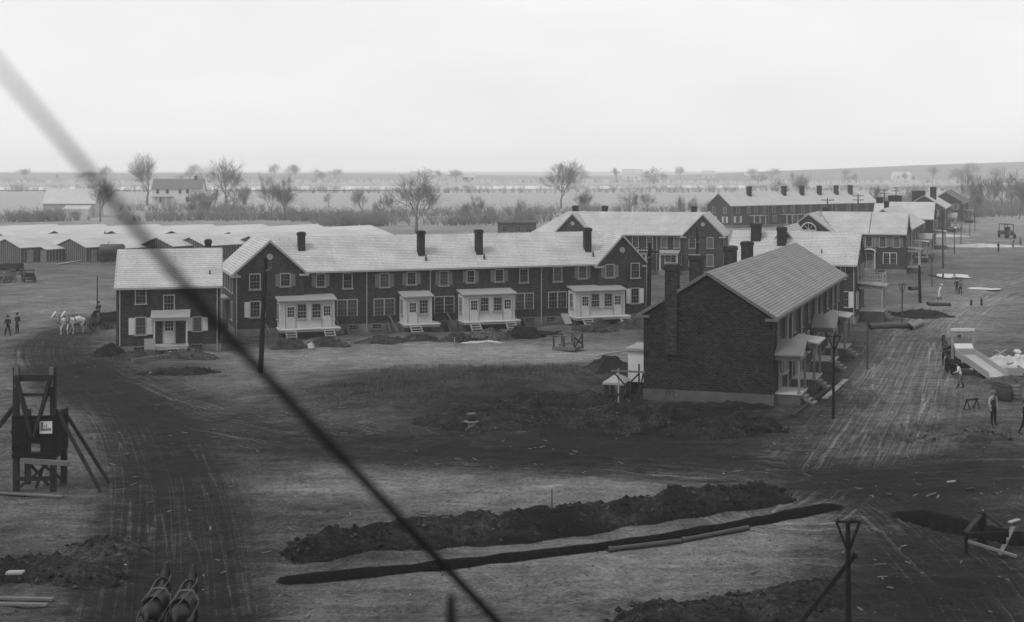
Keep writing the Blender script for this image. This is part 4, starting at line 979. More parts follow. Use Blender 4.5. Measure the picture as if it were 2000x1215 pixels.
# ------------------------------------------------------------------ board sheds on the left
def shed(label, px, Y, ang, L, w=8.0, ze=2.35, zr=3.55, jog=None, doors=(), roof='felt_roof', battens=True):
    """low shed; origin at its near corner, front wall along +x, the ridge parallel to it"""
    x = (px - CX) / F * Y; r = thing('board_shed', label, 'shed', (x, Y, 0), R(ang), 'board sheds in two rows')
    wl = MB(); xm = w / 2
    wl.poly([(0, 0, -.3), (L, 0, -.3), (L, 0, ze), (0, 0, ze)]); wl.poly([(L, w, -.3), (0, w, -.3), (0, w, ze), (L, w, ze)])
    wl.poly([(0, w, -.3), (0, 0, -.3), (0, 0, ze), (0, xm, zr), (0, w, ze)]); wl.poly([(L, 0, -.3), (L, w, -.3), (L, w, ze), (L, xm, zr), (L, 0, ze)])
    if jog: wl.box(jog[0], jog[1], -1.5, -.003, -.3, ze - .42)
    wl.build('wall', 'board_dark', r)
    rf = MB(); gable_slabs(rf, 0, L, 0, w, ze, zr, 'x', oh=.3, og=.25, th=.1)
    if jog: 
        sl = .3; rf.hexa([(jog[0] - .2, -1.8, ze - .45), (jog[1] + .2, -1.8, ze - .45), (jog[1] + .2, -.31, ze - .06), (jog[0] - .2, -.31, ze - .06), (jog[0] - .2, -1.8, ze - .36), (jog[1] + .2, -1.8, ze - .36), (jog[1] + .2, -.31, ze + .03), (jog[0] - .2, -.31, ze + .03)])
    rf.build('roof', roof, r)
    if battens:
        b = MB(); p = .55
        for i in range(int(L / p) + 1):
            xx = i * p + .05
            if not (jog and jog[0] - .1 < xx < jog[1] + .1): b.box(xx - .035, xx + .035, -.03, -.002, -.3, ze - .02)
        for i in range(int(w / p) + 1):
            yy = min(i * p + .05, w - .04); zt = ze + (zr - ze) * (1 - abs(yy - xm) / xm); b.box(-.03, -.002, yy - .035, yy + .035, -.3, zt - .02)
        if jog:
            for i in range(int((jog[1] - jog[0]) / p) + 1): xx = jog[0] + .05 + i * p; b.box(xx - .035, xx + .035, -1.53, -1.502, -.3, ze - .44)
        tag(b.build('battens', 'batten_pale', r), kind='stuff')
    for u, v in doors:
        d = MB(); d.box(u - .5, u + .5, v - .06, v - .003, -.1, 1.9).bar((u - .45, v - .07, 0), (u + .45, v - .07, 1.85), .02, .12); d.build('door', 'batten_pale', r)
    return r
SA = 54.0
shed('board-and-batten shed whose side runs off behind the parked wagons', -78, 216, SA, 26)
shed('board-and-batten shed with pale doors in its low side, behind the parked wagons', 40, 215, SA, 24, jog=(3.4, 14), doors=((1.6, 0), (3.0, -1.5)))
shed('board-and-batten shed with two pale doors beside the round tank', 168, 216, SA, 24, jog=(5.0, 12), doors=((1.4, 0), (3.2, 0)))
shed('board-and-batten shed whose end shows over the small brick house roof', 338, 219, SA, 26)
shed('board-and-batten shed end peeping out just left of the small house chimney', 402, 220, SA, 34)
shed('board-and-batten shed behind the left gable of the long terrace', 520, 224, SA, 30)
for i, (px, nm) in enumerate([(107, 'leftmost far shed roof in the back row before the barn'), (201, 'far shed roof in the back row below the forked tree'), (307, 'far shed roof in the back row below the white farmhouse'), (412, 'far shed roof in the back row below the round-crowned tree'),
                              (512, 'far shed roof in the back row below the twin thin trees'), (618, 'far shed roof in the back row above the left gable of the terrace'), (722, 'far shed roof at the end of the back row, its open low side showing')]):
    Yp = (CH - 3.65) * F / (437.5 + (2 if i == 6 else 0) - HZ); xp = (px - CX) / F * Yp; L = 34
    # the far ridge end stands at (xp, Yp)
    ca, sa = math.cos(R(SA)), math.sin(R(SA)); ox = xp - ca * L + sa * 4.2; oy = Yp - sa * L - ca * 4.2
    shed(nm, CX + F * ox / oy, oy, SA, L, w=8.4, roof='felt_roof_far', battens=(i < 2))
def small_house(name, label, cat, px, py, ang, L, w, ze, zr, wallm, roofm, wins=(), chim=None, porch=None, z0=0.0, gable_win=True, lean=None):
    x, y = gp(px, py); r = thing(name, label, cat, (x, y, z0), R(ang))
    wl = MB(); wl.poly([(0, 0, -2), (L, 0, -2), (L, 0, ze), (0, 0, ze)]).poly([(L, w, -2), (0, w, -2), (0, w, ze), (L, w, ze)]).poly([(0, w, -2), (0, 0, -2), (0, 0, ze), (0, w / 2, zr), (0, w, ze)]).poly([(L, 0, -2), (L, w, -2), (L, w, ze), (L, w / 2, zr), (L, 0, ze)])
    wl.build('wall', wallm, r); rf = MB(); gable_slabs(rf, 0, L, 0, w, ze, zr, 'x', oh=.4, og=.3, th=.15); rf.build('roof', roofm, r)
    for u, z, a, b in wins: put('window', one_mesh(a, b, 2, 2, 'trim_grey'), r, (u, 0, z))
    if chim: MB().box(chim - .5, chim + .5, w / 2 - .5, w / 2 + .5, zr - 1, zr + 1.4).build('chimney', 'chimney_brick', r)
    if porch:
        p = MB().box(porch[0], porch[1], -2.6, -.01, 2.6, 2.85).build('porch_roof', roofm, r)
        for i in range(4): xx = porch[0] + .1 + (porch[1] - porch[0] - .2) * i / 3; MB().box(xx - .12, xx + .12, -2.5, -2.3, -1, 2.6).build('post', wallm, p)
    if lean: MB().hexa([(L * .45, -3.5, -1), (L * .95, -3.5, -1), (L * .95, -.02, -1), (L * .45, -.02, -1), (L * .45, -3.5, ze * .6), (L * .95, -3.5, ze * .6), (L * .95, -.02, ze * .85), (L * .45, -.02, ze * .85)]).build('lean_to', wallm, r)
    return r
small_house('farmhouse', 'white farmhouse with porch and end chimney between bare trees', 'farmhouse', 297, 398, 4, 19.5, 8, 6.2, 9.8, 'pale_plaster', 'roof_far', wins=((2.2, 4.2, 1.0, 1.7), (6, 4.2, 1.0, 1.7), (11, 4.2, 1.0, 1.7), (14, 4.2, 1.0, 1.7), (3, .8, 1.2, 1.8), (14, .8, 1.2, 1.8)), chim=16.5, porch=(.5, 8.5))
small_house('barn', 'long grey barn with a lean-to, fading into the haze', 'barn', 84, 424, 4, 15, 9, 4.2, 8.2, 'felt_roof', 'felt_roof_far', lean=True)
small_house('field_shed', 'small dark open shed with posts in the field behind the terrace', 'shed', 972, 458, 4, 8.5, 4, 2.6, 2.9, 'board_dark', 'board_dark', wins=((1.6, .6, 1.2, 1.2), (4.4, .6, 1.2, 1.2), (6.8, .6, 1.2, 1.2)))
for i, (px, py, L, zt, wm, lb) in enumerate([(1215, 352, 22, 12, 'pale_plaster', 'large dim building far beyond the river above the twin-gabled house'), (1372, 351, 14, 10, 'pale_plaster', 'dim block-like house far beyond the river with white bands'), (1455, 350, 16, 8, 'pale_plaster', 'pale house far beyond the river left of the far terrace chimneys'),
                                          (1745, 352, 20, 9, 'pale_plaster', 'pale low house far beyond the river above the receding rows'), (905, 356, 12, 8, 'pale_plaster', 'small pale house beyond the river right of the big bare tree')]):
    small_house('distant_house', lb, 'house', px, py, 5 * i - 8, L, 9, zt * .6, zt, wm, 'felt_roof', wins=((L * .3, 2, 1.4, 2), (L * .7, 2, 1.4, 2)))

# ------------------------------------------------------------------ bare trees
HT = []
def grow(seed, h, trunk_r, levels=5, fork=.32, spread=.55, up=.18, nside=4, twig=.02):
    rs = random.Random(seed); tr, cr = MB(), MB()
    def limb(p, d, L, r, lv):
        mb = tr if lv == 0 else cr
        n = 3 if lv < 2 else 2; pts = [p]; rad = [r]; q = p.copy(); dd = d.copy()
        for i in range(n):
            dd = (dd + Vector((rs.gauss(0, .10), rs.gauss(0, .10), up * (.3 if lv < 2 else .5) * rs.random()))).normalized(); q = q + dd * L / n
            pts.append(q.copy()); rad.append(max(r * (1 - .42 * (i + 1) / n), twig))
        mb.tube(pts, rad, 6 if lv < 2 else (4 if lv < 4 else 3), cap=False)
        if lv >= levels: return
        k = (3, 4, 4, 4, 4, 3)[min(lv, 5)] + (rs.random() < .4)
        for i in range(k):
            t = 1.0 if i == 0 else rs.uniform(.3 if lv else .6, 1.0); a = rs.uniform(0, 6.28)
            j = min(int(t * n), n - 1); pp = pts[j].lerp(pts[j + 1], t * n - j)
            s = spread * (.45 if i == 0 else rs.uniform(.7, 1.35)); ax = dd.orthogonal().normalized(); ax.rotate(Matrix.Rotation(a, 3, dd))
            nd = (dd * math.cos(s) + ax * math.sin(s)).normalized()
            limb(pp, nd, L * rs.uniform(.66, .95), max(rad[min(j + 1, n)] * (.75 if i == 0 else rs.uniform(.45, .68)), twig), lv + 1)
    limb(Vector((0, 0, -.2)), Vector((rs.gauss(0, .04), rs.gauss(0, .04), 1)), h * fork, trunk_r, 0)
    HT.append(max(v[2] for v in cr.v))
    return tr.mesh('trunk', 'bark', uv=False, smooth=True), cr.mesh('crown', 'twigs', uv=False)
TV = [grow(11, 14, .40, 5, .26, .50, .25, twig=.014), grow(23, 15, .36, 5, .2, .62, .2, twig=.015), grow(31, 12, .22, 5, .34, .38, .4, twig=.013), grow(47, 10, .22, 4, .2, .7, .25, twig=.02), grow(61, 13, .3, 5, .3, .36, .45, twig=.014), grow(83, 12, .26, 4, .16, .8, .1, twig=.02), grow(97, 14, .3, 5, .22, .45, .5, twig=.014)]
def tree(label, px, py, ht, var, rz=0.0, sx=1.0, group=None, Y=None):
    x, y = gp(px, py) if Y is None else ((px - CX) / F * Y, Y); t = thing('bare_tree', label, 'tree', (x, y, 0), rz, group)
    hh = HT[var] * .97; s = ht / hh; t.scale = (s * sx, s * sx, s)
    put('trunk', TV[var][0], t); put('crown', TV[var][1], t); return t
tree('big bare tree with twin stems and a low left limb behind the terrace', 812, 455, 14.5, 1, .4, .9)
tree('tall forked bare tree left of the white farmhouse', 287, 401, 21, 0, 2.0, .9)
tree('small gnarled bare tree standing just behind the board sheds', 196, 433, 12.5, 0, 4.1, .75)
tree('round-crowned bare tree right of the white farmhouse', 440, 408, 19, 1, 1.2, 1.0)
tree('slim bare tree, left one of a pair behind the back row sheds', 532, 430, 13.5, 2, .6, .8); tree('slim bare tree, right one of a pair behind the back row sheds', 557, 431, 13, 2, 2.9, .8)
tree('pale bare tree fading in the haze above the terrace chimney', 1096, 408, 17, 0, 3.0, 1.0)
tree('bushy bare tree behind the chimneys of the far terrace', 1562, 396, 13, 1, 5.0, 1.1)
tree('bare tree left of the bushy one behind the far terrace', 1520, 398, 11, 3, .5, 1.0)
rt = random.Random(5)
G1 = 'bare trees standing in the tree belt at the right edge'
for i in range(11):
    tree('thin bare tree in the tree belt beyond the street', 1888 + i * 13 + rt.uniform(-5, 5), 418 + rt.uniform(-8, 12), rt.uniform(9, 14.5), (2, 0, 2, 3)[i % 4], rt.uniform(0, 6), .85, G1)
G2 = 'dim bare trees along the near bank of the river'
for i in range(34):
    tree('dim bare tree in the hedgerow between the sheds and the river', rt.choice([rt.uniform(360, 560), rt.uniform(560, 1000), rt.uniform(880, 1400), rt.uniform(1700, 1800)]), rt.uniform(404, 438), rt.uniform(5.5, 10), rt.choice((0, 1, 2, 3, 4, 5, 6)), rt.uniform(0, 6), rt.uniform(.6, 1.35), G2)
G3 = 'faint bare trees beyond the river'
for i in range(60):
    tree('faint hazy tree beyond the river', rt.choice((120, 330, 560, 640, 880, 1120, 1290, 1480, 1640, 1760, 1900)) + rt.gauss(0, 42), rt.uniform(351, 360), rt.choice((6, 9, 12, 16, 19)) * rt.uniform(.8, 1.2), rt.choice((0, 1, 3, 4, 5, 6)), rt.uniform(0, 6), rt.uniform(.9, 1.9), G3)
# scrub: a mass nobody could count
def scrub(name, label, spots, n, h, seed):
    rs = random.Random(seed); mb = MB()
    for (xa, ya), (xb, yb), wd in spots:
        for i in range(n):
            t = rs.random(); x = xa + (xb - xa) * t + rs.gauss(0, wd); y = ya + (yb - ya) * t + rs.gauss(0, wd); b = Vector((x, y, 0)); hh = h * rs.uniform(.45, 1.15)
            for k in range(9):
                d = Vector((rs.gauss(0, .45), rs.gauss(0, .45), 1)).normalized(); p = b + d * hh * rs.uniform(.5, 1); w = .045
                mb.poly([b + Vector((-w, 0, 0)), b + Vector((w, 0, 0)), p])
                for m in range(5):
                    q = b.lerp(p, rs.uniform(.3, .95)); e = q + Vector((rs.gauss(0, .4), rs.gauss(0, .4), rs.uniform(.1, .7))) * hh * .34; mb.poly([q + Vector((-.03, 0, -.03)), q + Vector((.03, 0, .03)), e])
    return tag(mb.build(name, 'shrub', uv=False), label, kind='stuff')
def ln(a, b, w): return (gp(*a), gp(*b), w)
scrub('hedgerow', 'leafless scrub and hedges between the sheds and the river', [ln((20, 433), (130, 431), 3), ln((300, 432), (460, 428), 5), ln((440, 430), (620, 430), 5), ln((600, 432), (760, 434), 4), ln((640, 440), (740, 441), 2.5), ln((880, 440), (1060, 432), 5), ln((700, 424), (1100, 420), 5), ln((1060, 418), (1420, 414), 5), ln((300, 412), (520, 414), 6)], 150, 4.2, 3)
scrub('thicket', 'leafless thicket filling the tree belt at the right edge', [ln((1865, 424), (2030, 418), 5), ln((1880, 408), (2040, 404), 6), ln((1690, 398), (1790, 400), 5)], 210, 4.6, 4)
scrub('riverside_scrub', 'faint scrub along both banks of the river', [ln((-20, 374), (700, 377), 12), ln((700, 377), (1420, 376), 12), ln((1400, 374), (2020, 374), 12), ln((-20, 357), (1000, 357), 14), ln((1000, 357), (2020, 357), 14)], 230, 6.5, 5)

# ------------------------------------------------------------------ poles
def pole(label, px, py, h, lean=(0, 0), r=.13, top='plain', name='utility_pole', m='pole_wood', Y=None, arms=(), group=None, arm_rz=0.0):
    x, y = gp(px, py) if Y is None else ((px - CX) / F * Y, Y); z0 = hz(x, y) if y < 150 else 0
    t = thing(name, label, 'pole', (x, y, z0), arm_rz, group)
    tp = Vector((lean[0], lean[1], h)); MB().tube([(0, 0, -.8), tp * .5, tp], [r * 1.15, r, r * .8], 10).build('post', m, t)
    if top == 'v':
        w = .34 * h / 4.5 + .02
        MB().box(tp.x - w, tp.x + w, tp.y - .05, tp.y + .04, h - .05, h + .01).build('crossarm', m, t)
        MB().bar((tp.x - w + .03, tp.y - .02, h - .04), (tp.x - .03, tp.y - .06, h - .85), .05, .07).bar((tp.x + w - .03, tp.y - .02, h - .04), (tp.x + .03, tp.y - .06, h - .85), .05, .07).build('brace', m, t)
        for dx in (-w * .8, .1, .2): MB().lathe([(.035, 0), (.05, .05), (.03, .1), (0, .12)], 7, (tp.x + dx, tp.y, h + .01)).build('insulator', 'iron', t)
    for za, w in arms:
        k = za / h; c = tp * k
        MB().box(c.x - w, c.x + w, c.y - .2, c.y - .1, za - .06, za + .06).build('crossarm', m, t)
        MB().bar((c.x - w * .45, c.y - .21, za - .05), (c.x, c.y - .15, za - .55), .03, .05).bar((c.x + w * .45, c.y - .21, za - .05), (c.x, c.y - .15, za - .55), .03, .05).build('brace', 'trim_grey', t)
        for dx in (-.9, -.62, -.35, .35, .62, .9): MB().lathe([(.03, 0), (.06, .06), (.04, .13), (0, .15)], 6, (c.x + dx * w, c.y - .15, za + .06)).build('insulator', 'iron', t)
    return t
p = pole('leaning utility pole with a bracket, in front of the left gable', 508, 729, 8.35, (.42, 0), .17)
MB().bar((.36, -.1, 7.4), (.75, -.15, 7.55), .06).bar((.75, -.15, 7.55), (.85, -.15, 7.7), .05).build('bracket', 'trim_grey', p)
pole('dark utility pole with a crossarm at the right gable of the terrace', 1266, 0, 8.0, (.15, 0), .19, Y=124, arms=((7.2, .95),), arm_rz=-.3)
pole('utility pole with insulators before the twin-gabled house', 1361, 0, 8.0, (.05, 0), .16, Y=158, arms=((6.85, 1.05),))
fp = pole('dark utility pole with a triangular bracket and diagonal brace beside the earth ridge', 1658, 1317, 4.55, (-.03, 0), .085, 'v')
a = fp.location; MB().bar((.22, .12, 3.55), (-2.75, .35, -.3), .11, .13).build('stay_brace', 'pole_wood', fp)
MB().tube([(.3, 0, 4.5), (1.6, 1.8, 3.9), (2.6, 3.1, 3.3)], .008, 5).build('wire', 'cable_steel', fp)
SG = 'small bracket poles along the street'
pole('short bracket pole before the stacked porches of the dark row', 1627, 822, 4.9, (.06, 0), .075, 'v', group=SG)
pole('short bracket pole beside the long iron pipe', 1694, 722, 4.0, (.02, 0), .07, 'v', group=SG, m='pole_wood_grey')
pole('three-legged bracket pole standing over the loose pipes', 1762, 640, 4.1, (.0, 0), .075, 'v', group=SG, m='pole_wood_grey')
pole('leaning dark post with a drain pipe against it', 1797, 590, 4.1, (-.1, 0), .16, name='stump_post')
pole('slim bracket pole between the leaning post and the puddle', 1820, 559, 4.0, (0, 0), .07, 'v', group=SG, m='pole_wood_grey')
pole('tall plain pole beside the receding rows, left of the puddle', 1842, 525, 8.2, (-.1, 0), .13, m='pole_wood_grey')
pole('short pole with a bracket left of the white sand heap', 1864, 496, 4.3, (0, 0), .08, 'v', group=SG, m='pole_wood_grey')
pole('short pole with a lamp globe beside the far porches', 1877, 481, 4.0, (0, 0), .08, 'v', group=SG, m='pole_wood_grey')
MB().lathe([(0, -.3), (.26, -.15), (.3, .05), (.2, .22), (0, .3)], 12, (-1.0, 0, 3.4)).build('lamp_globe', 'white_paint', [o for o in COL.objects if o.get('label') == 'short pole with a lamp globe beside the far porches'][0], smooth=True)
pole('short pole farther up the street beyond the lamp globe', 1894, 462, 4.0, (0, 0), .08, 'v', group=SG, m='pole_wood_grey')
pole('thin pole at the edge of the far field', 1904, 452, 4.0, (0, 0), .08, 'v', group=SG, m='pole_wood_grey')
LG = 'line poles with crossarms beyond the far terrace'
for px, Y, n, lb in ((1676, 300, 2, 'double-armed line pole in front of the far terrace'), (1616, 262, 1, 'single-armed line pole before the fanlight gable ridge'), (1727, 372, 2, 'double-armed line pole right of the far terrace'), (1750, 410, 2, 'farther double-armed line pole before the river')):
    pole(lb, px, 0, 9.0, (0, 0), .15, Y=Y, arms=tuple((8.6 - .9 * i, 1.2) for i in range(n)), m='pole_wood_grey', group=LG)
pole('lone thin post on the field left of the small brick house', 190, 606, 3.6, (0, 0), .06, name='wooden_post', m='timber_dark')
pole('thin survey stake on the earth bank', 1078, 1040, 1.75, (0, 0), .025, name='survey_stake', m='timber_dark')
pole('short stake in the yard before the pale heap', 888, 676, .7, (0, 0), .05, name='survey_stake', m='lumber_pale')
pole('short stump beside the right-hand street', 1917, 595, .7, (0, 0), .12, name='stump_post', m='timber_dark'); pole('leaning stump above the cart track', 1896, 594, .5, (.1, 0), .12, name='stump_post', m='timber_dark')

# ------------------------------------------------------------------ cable close to the camera
c0, c1, c2 = ap(-60, 60, 1.7), ap(430, 640, 3.0), ap(1010, 1255, 6.0)
pts = []
for i in range(25):
    t = i / 24; pts.append(c0.lerp(c1, t * 2) if t < .5 else c1.lerp(c2, t * 2 - 1))
rads = [float(np.interp(i / 24, [0, .15, .25, .5, 1], [.003, .0055, .0085, .012, .017])) for i in range(25)]
o = MB().tube([Vector(p) - Vector(pts[0]) for p in pts], rads, 10).build('steel_cable', 'cable_steel', loc=pts[0], smooth=True)
tag(o, 'dark blurred steel cable slanting down across the view', 'cable')
q = ap(881, 1180, 5.0); t = thing('mast_stub', 'blurred dark mast tip standing beside the slanting cable', 'post', (q.x, q.y, q.z - 1.2))
MB().tube([(0, 0, 0), (0, 0, 1.2)], .012, 8).build('shaft', 'cable_steel', t); MB().lathe([(.013, 1.1), (.02, 1.14), (.016, 1.22), (0, 1.25)], 8).build('cap', 'cable_steel', t)

# ------------------------------------------------------------------ timber tower
x, y = gp(68, 962); z0 = hz(x, y); t = thing('timber_tower', 'dark timber loading tower with a V brace, board cladding and a pinned notice', 'tower', (x, y, z0), R(4))
TH, hw = 5.75, .83
for sx in (-1, 1):
    for yy in (0, 1.6): MB().box(sx * hw - .12, sx * hw + .12, yy - .12, yy + .12, -.4, TH - (.0 if yy == 0 else 2.2)).build('post', 'timber_dark', t)
MB().box(-hw - .05, -hw + .14, -.15, -.125, TH - .9, TH + .02).box(hw - .14, hw + .05, -.15, -.125, TH - .9, TH + .02).build('cleat', 'lumber', t)
MB().box(-hw + .12, hw - .12, -.06, .06, TH - .65, TH - .35).build('beam', 'timber_dark', t); MB().box(-hw + .12, hw - .12, -.05, .05, TH - 1.35, TH - 1.2).build('beam', 'timber_dark', t)
MB().bar((-hw + .02, -.2, TH - .35), (-.04, -.22, TH - 3.15), .13, .34, up=(0, 1, 0)).build('v_brace', 'timber_dark', t); MB().bar((hw - .02, -.2, TH - .35), (.04, -.2, TH - 3.15), .13, .34, up=(0, 1, 0)).build('v_brace', 'timber_dark', t)
for k in range(9):
    zb = 1.62 + k * .215
    for sx in ((-1, 1) if 3 <= k <= 4 and False else (0,)):
        e = rt.uniform(-.05, .06)
        if k in (1, 2): MB().box(-hw - .13 + e, -.25, -.19, -.125, zb, zb + .2).build('board', 'timber_black', t); MB().box(.3, hw + .13, -.19, -.125, zb, zb + .2).build('board', 'timber_black', t)
        else: MB().box(-hw - .13 + e, hw + .13 + e, -.19, -.125, zb, zb + .2).build('board', 'timber_black', t)
for k in range(8): zb = 1.7 + k * .24; MB().box(hw + .121, hw + .17, -.1, 1.7, zb, zb + .22).build('board', 'timber_black', t); 
for k in range(6): zb = 1.9 + k * .24; MB().box(-hw - .17, -hw - .121, -.1, 1.7, zb, zb + .22).build('board', 'timber_black', t)
MB().box(-hw - .1, hw + .1, -.2, -.13, .55, .75).build('rail', 'timber_dark', t); MB().box(-hw, hw, .0, 1.6, 1.45, 1.55).build('platform', 'timber_black', t)
for a, b in (((-hw, -.16, .1), (hw, -.16, 1.45)), ((-hw, 1.7, 1.4), (hw, 1.7, .1)), ((-.2, .8, 0), (.3, .8, 1.5)), ((-.6, .6, 1.4), (.5, .4, .2))): MB().bar(a, b, .07, .12).build('brace', 'timber_dark', t)
MB().box(.28, .84, -.212, -.192, 2.72, 3.28).build('notice', 'paper', t)
n = [c for c in t.children if c.name.startswith('notice')][0]; n['label'] = 'pale paper notice with a small printed view'
MB().box(.33, .45, -.216, -.2125, 2.86, 3.22).box(.33, .8, -.216, -.2125, 2.84, 2.94).box(.5, .53, -.216, -.2125, 2.94, 3.1).box(.57, .61, -.216, -.2125, 2.94, 3.16).box(.64, .8, -.216, -.2125, 2.94, 2.97).build('print', 'concrete', n)
for p, q in (((hw + .1, .1, TH - 2.0), (3.05, -.25, 0)), ((hw + .1, 1.5, TH - 2.4), (3.0, 1.35, .05))): MB().bar(p, q, .12, .14).build('raking_brace', 'timber_dark', t)
MB().bar((-hw - .1, .1, TH - 1.8), (-3.6, -1.3, .2), .26, .2).build('raking_brace', 'timber_dark', t)
def plank(label, a, b, w=.22, th=.06, m='lumber', name='plank', cat='plank', dz=0.0, group=None):
    pa, pb = Vector((*a, 0)) if len(a) == 2 else Vector(a), Vector((*b, 0)) if len(b) == 2 else Vector(b)
    za = hz(pa.x, pa.y) + th * .5 + dz if len(a) == 2 else pa.z; zb = hz(pb.x, pb.y) + th * .5 + dz if len(b) == 2 else pb.z
    pa.z, pb.z = za, zb; o = MB().bar((0, 0, 0), pb - pa, w, th).build(name, m, loc=pa); return tag(o, label, cat, group)
plank('thick pale plank jutting across the foot of the timber tower', Vector((x - .45, y - .5, 1.55 + z0)), Vector((x + 1.75, y - .5, 1.42 + z0)), .2, .2, 'lumber')
plank('long flat plank lying in front of the timber tower', gp(-20, 971), gp(122, 972), .25, .06, 'lumber', dz=.05)
plank('upper of two long boards lying at the corner below the spoil bank', gp(-30, 1180), gp(104, 1183), .18, .08, 'lumber', dz=.06); plank('lower of two long boards lying at the corner below the spoil bank', gp(-30, 1186), gp(92, 1193), .2, .08, 'lumber', dz=.06)
plank('short pale board sunk in the slit trench of the spoil bank', gp(14, 1144), gp(46, 1144), .3, .08, 'lumber_pale', dz=.35)
plank('round log lying in front of the small brick house', gp(258, 711), gp(330, 701), .22, .2, 'lumber', name='log', cat='log', dz=.15)
plank('pale plank lying beside the log of the small brick house', gp(333, 700), gp(349, 697), .3, .08, 'lumber_pale', dz=.1); plank('short stick in the yard of the small brick house', gp(292, 731), gp(312, 722), .1, .08, 'lumber_pale', dz=.1)
plank('long dark plank running up to the corner porch of the dark row', gp(1548, 818), gp(1634, 748), .22, .1, 'timber_dark', dz=.08); plank('pale plank lying beside the dark plank at the corner porch', gp(1610, 778), gp(1652, 744), .35, .08, 'lumber_pale', dz=.06)
plank('pale plank on the dark mud near the board litter', gp(1866, 947), gp(1850, 945), .15, .06, 'lumber_pale', dz=.05); plank('short dark plank on the mud right of the board litter', gp(1886, 963), gp(1903, 962), .18, .08, 'timber_dark', dz=.05)
plank('thin stick left in the board litter by the ditch', gp(1810, 972), gp(1828, 966), .07, .05, 'lumber', dz=.05); plank('upright stick in the board litter by the ditch', gp(1830, 980), gp(1834, 972), .07, .05, 'lumber', dz=.08); plank('pale board end beyond the trestle', gp(1972, 1026), gp(1990, 1022), .2, .06, 'lumber_pale', dz=.06)
plank('pale plank before the shed doors', gp(112, 519), gp(158, 512), .5, .12, 'lumber_pale', dz=.1)
plank('fallen thin pole reaching from the balcony porch towards the three-legged pole', gp(1735, 613), gp(1800, 622), .16, .14, 'timber_dark', dz=.12)
# pipes
def pipe(label, a, b, r, m='pipe_iron', group=None, dz=0.0):
    pa, pb = Vector((*a, 0)), Vector((*b, 0)); pa.z = hz(*a) + r + dz; pb.z = hz(*b) + r + dz; d = pb - pa
    u = d.normalized(); t = thing('drain_pipe', label, 'pipe', pa, 0, group)
    MB().tube([(0, 0, 0), d], r, 14, cap=False).tube([u * .02, d - u * .02], r * .8, 14, cap=False).build('barrel', m, t, smooth=True); MB().tube([-u * .02, u * .18], r * 1.22, 14, cap=False).tube([-u * .02, u * .15], r * .9, 14, cap=False).build('socket', m, t, smooth=True); MB().tube([u * .3, u * .34], r * .8, 14).build('bore', 'black_void', t)
    return t
pipe('near length of iron pipe lying along the open trench', gp(1188, 1079), gp(1330, 1062), .10); pipe('farther length of iron pipe lying along the open trench', gp(1332, 1061), gp(1462, 1036), .10)
pipe('long iron pipe lying across the yard by the street', gp(1698, 646), gp(1775, 640), .26); pipe('left of two pale pipes lying side by side by the street', gp(1774, 641), gp(1797, 630), .24, 'pipe_clay'); pipe('right of two pale pipes lying side by side by the street', gp(1778, 643), gp(1801, 632), .25, 'pipe_clay')
pipe('dark pipe length lying flat below the man in white', gp(1812, 596), gp(1856, 595), .2); pipe('pipe lying up against the leaning post', gp(1777, 568), gp(1796, 565), .24)

# ------------------------------------------------------------------ trestles and frames
x, y = gp(1080, 684); z0 = hz(x, y); t = thing('timber_pit_guard', 'low railed timber platform standing in the yard before the terrace', 'platform', (x, y, z0 + .12), R(-20))
MB().box(0, 1.9, 0, 2.0, 0, .1).build('deck', 'lumber', t); MB().box(-.06, 1.96, -.06, -.003, -.1, .16).box(1.903, 1.96, 0, 2.0, -.1, .16).build('kerb', 'lumber', t)
for a, b in ((.05, .05), (.95, .05), (1.85, .05), (1.85, 1.9), (.05, 1.9), (.95, 1.9)): MB().box(a - .05, a + .05, b - .05, b + .05, .1, 1.05).build('post', 'timber_dark', t)
MB().box(0, 1.9, .0, .1, 1.05, 1.12).build('rail', 'lumber', t); MB().bar((1.85, .05, 1.0), (1.85, 1.9, .2), .05, .12).bar((1.9, .05, .2), (1.9, 1.9, 1.05), .05, .12).build('brace', 'timber_dark', t); MB().bar((.1, 1.0, .15), (1.8, 1.5, .5), .1, .2).build('loose_plank', 'lumber', t)
x, y = gp(1888, 1080); z0 = hz(x, y); t = thing('ditch_trestle', 'dark timber trestle with loose boards standing over the ditch', 'trestle', (x, y, z0), R(6))
MB().box(0, 1.75, .1, .2, .62, .84).build('front_beam', 'timber_black', t); MB().bar((.1, .3, .8), (1.25, 1.5, 1.25), .2, .1).build('rafter', 'timber_dark', t); MB().bar((1.25, 1.5, 1.25), (1.8, .9, .85), .14, .1).build('rafter', 'timber_dark', t)
MB().tube([(1.2, 1.45, -.9), (1.2, 1.45, 1.3)], [.25, .16], 8).build('stump', 'timber_black', t)
for a in ((.08, .12), (1.62, .12)): MB().box(a[0] - .06, a[0] + .06, a[1] + .08, a[1] + .2, -.4, .63).build('leg', 'timber_black', t)
MB().bar((.05, .0, .55), (1.7, -.75, .12), .2, .08).build('slant_board', 'lumber', t); MB().bar((1.2, -.3, .05), (2.35, 1.1, .75), .16, .06).build('slant_board', 'lumber', t)
x, y = gp(1181, 783); z0 = hz(x, y); t = thing('roofed_stand', 'little pale-roofed stand on stout legs left of the dark row', 'stand', (x, y, z0), R(-17))
MB().poly([(-.12, -.1, 1.0), (1.35, -.1, 1.0), (.62, .75, 1.52)]).poly([(1.35, -.1, 1.0), (1.35, 1.6, 1.0), (.62, .75, 1.52)]).poly([(1.35, 1.6, 1.0), (-.12, 1.6, 1.0), (.62, .75, 1.52)]).poly([(-.12, 1.6, 1.0), (-.12, -.1, 1.0), (.62, .75, 1.52)]).build('roof', 'lumber_pale', t)
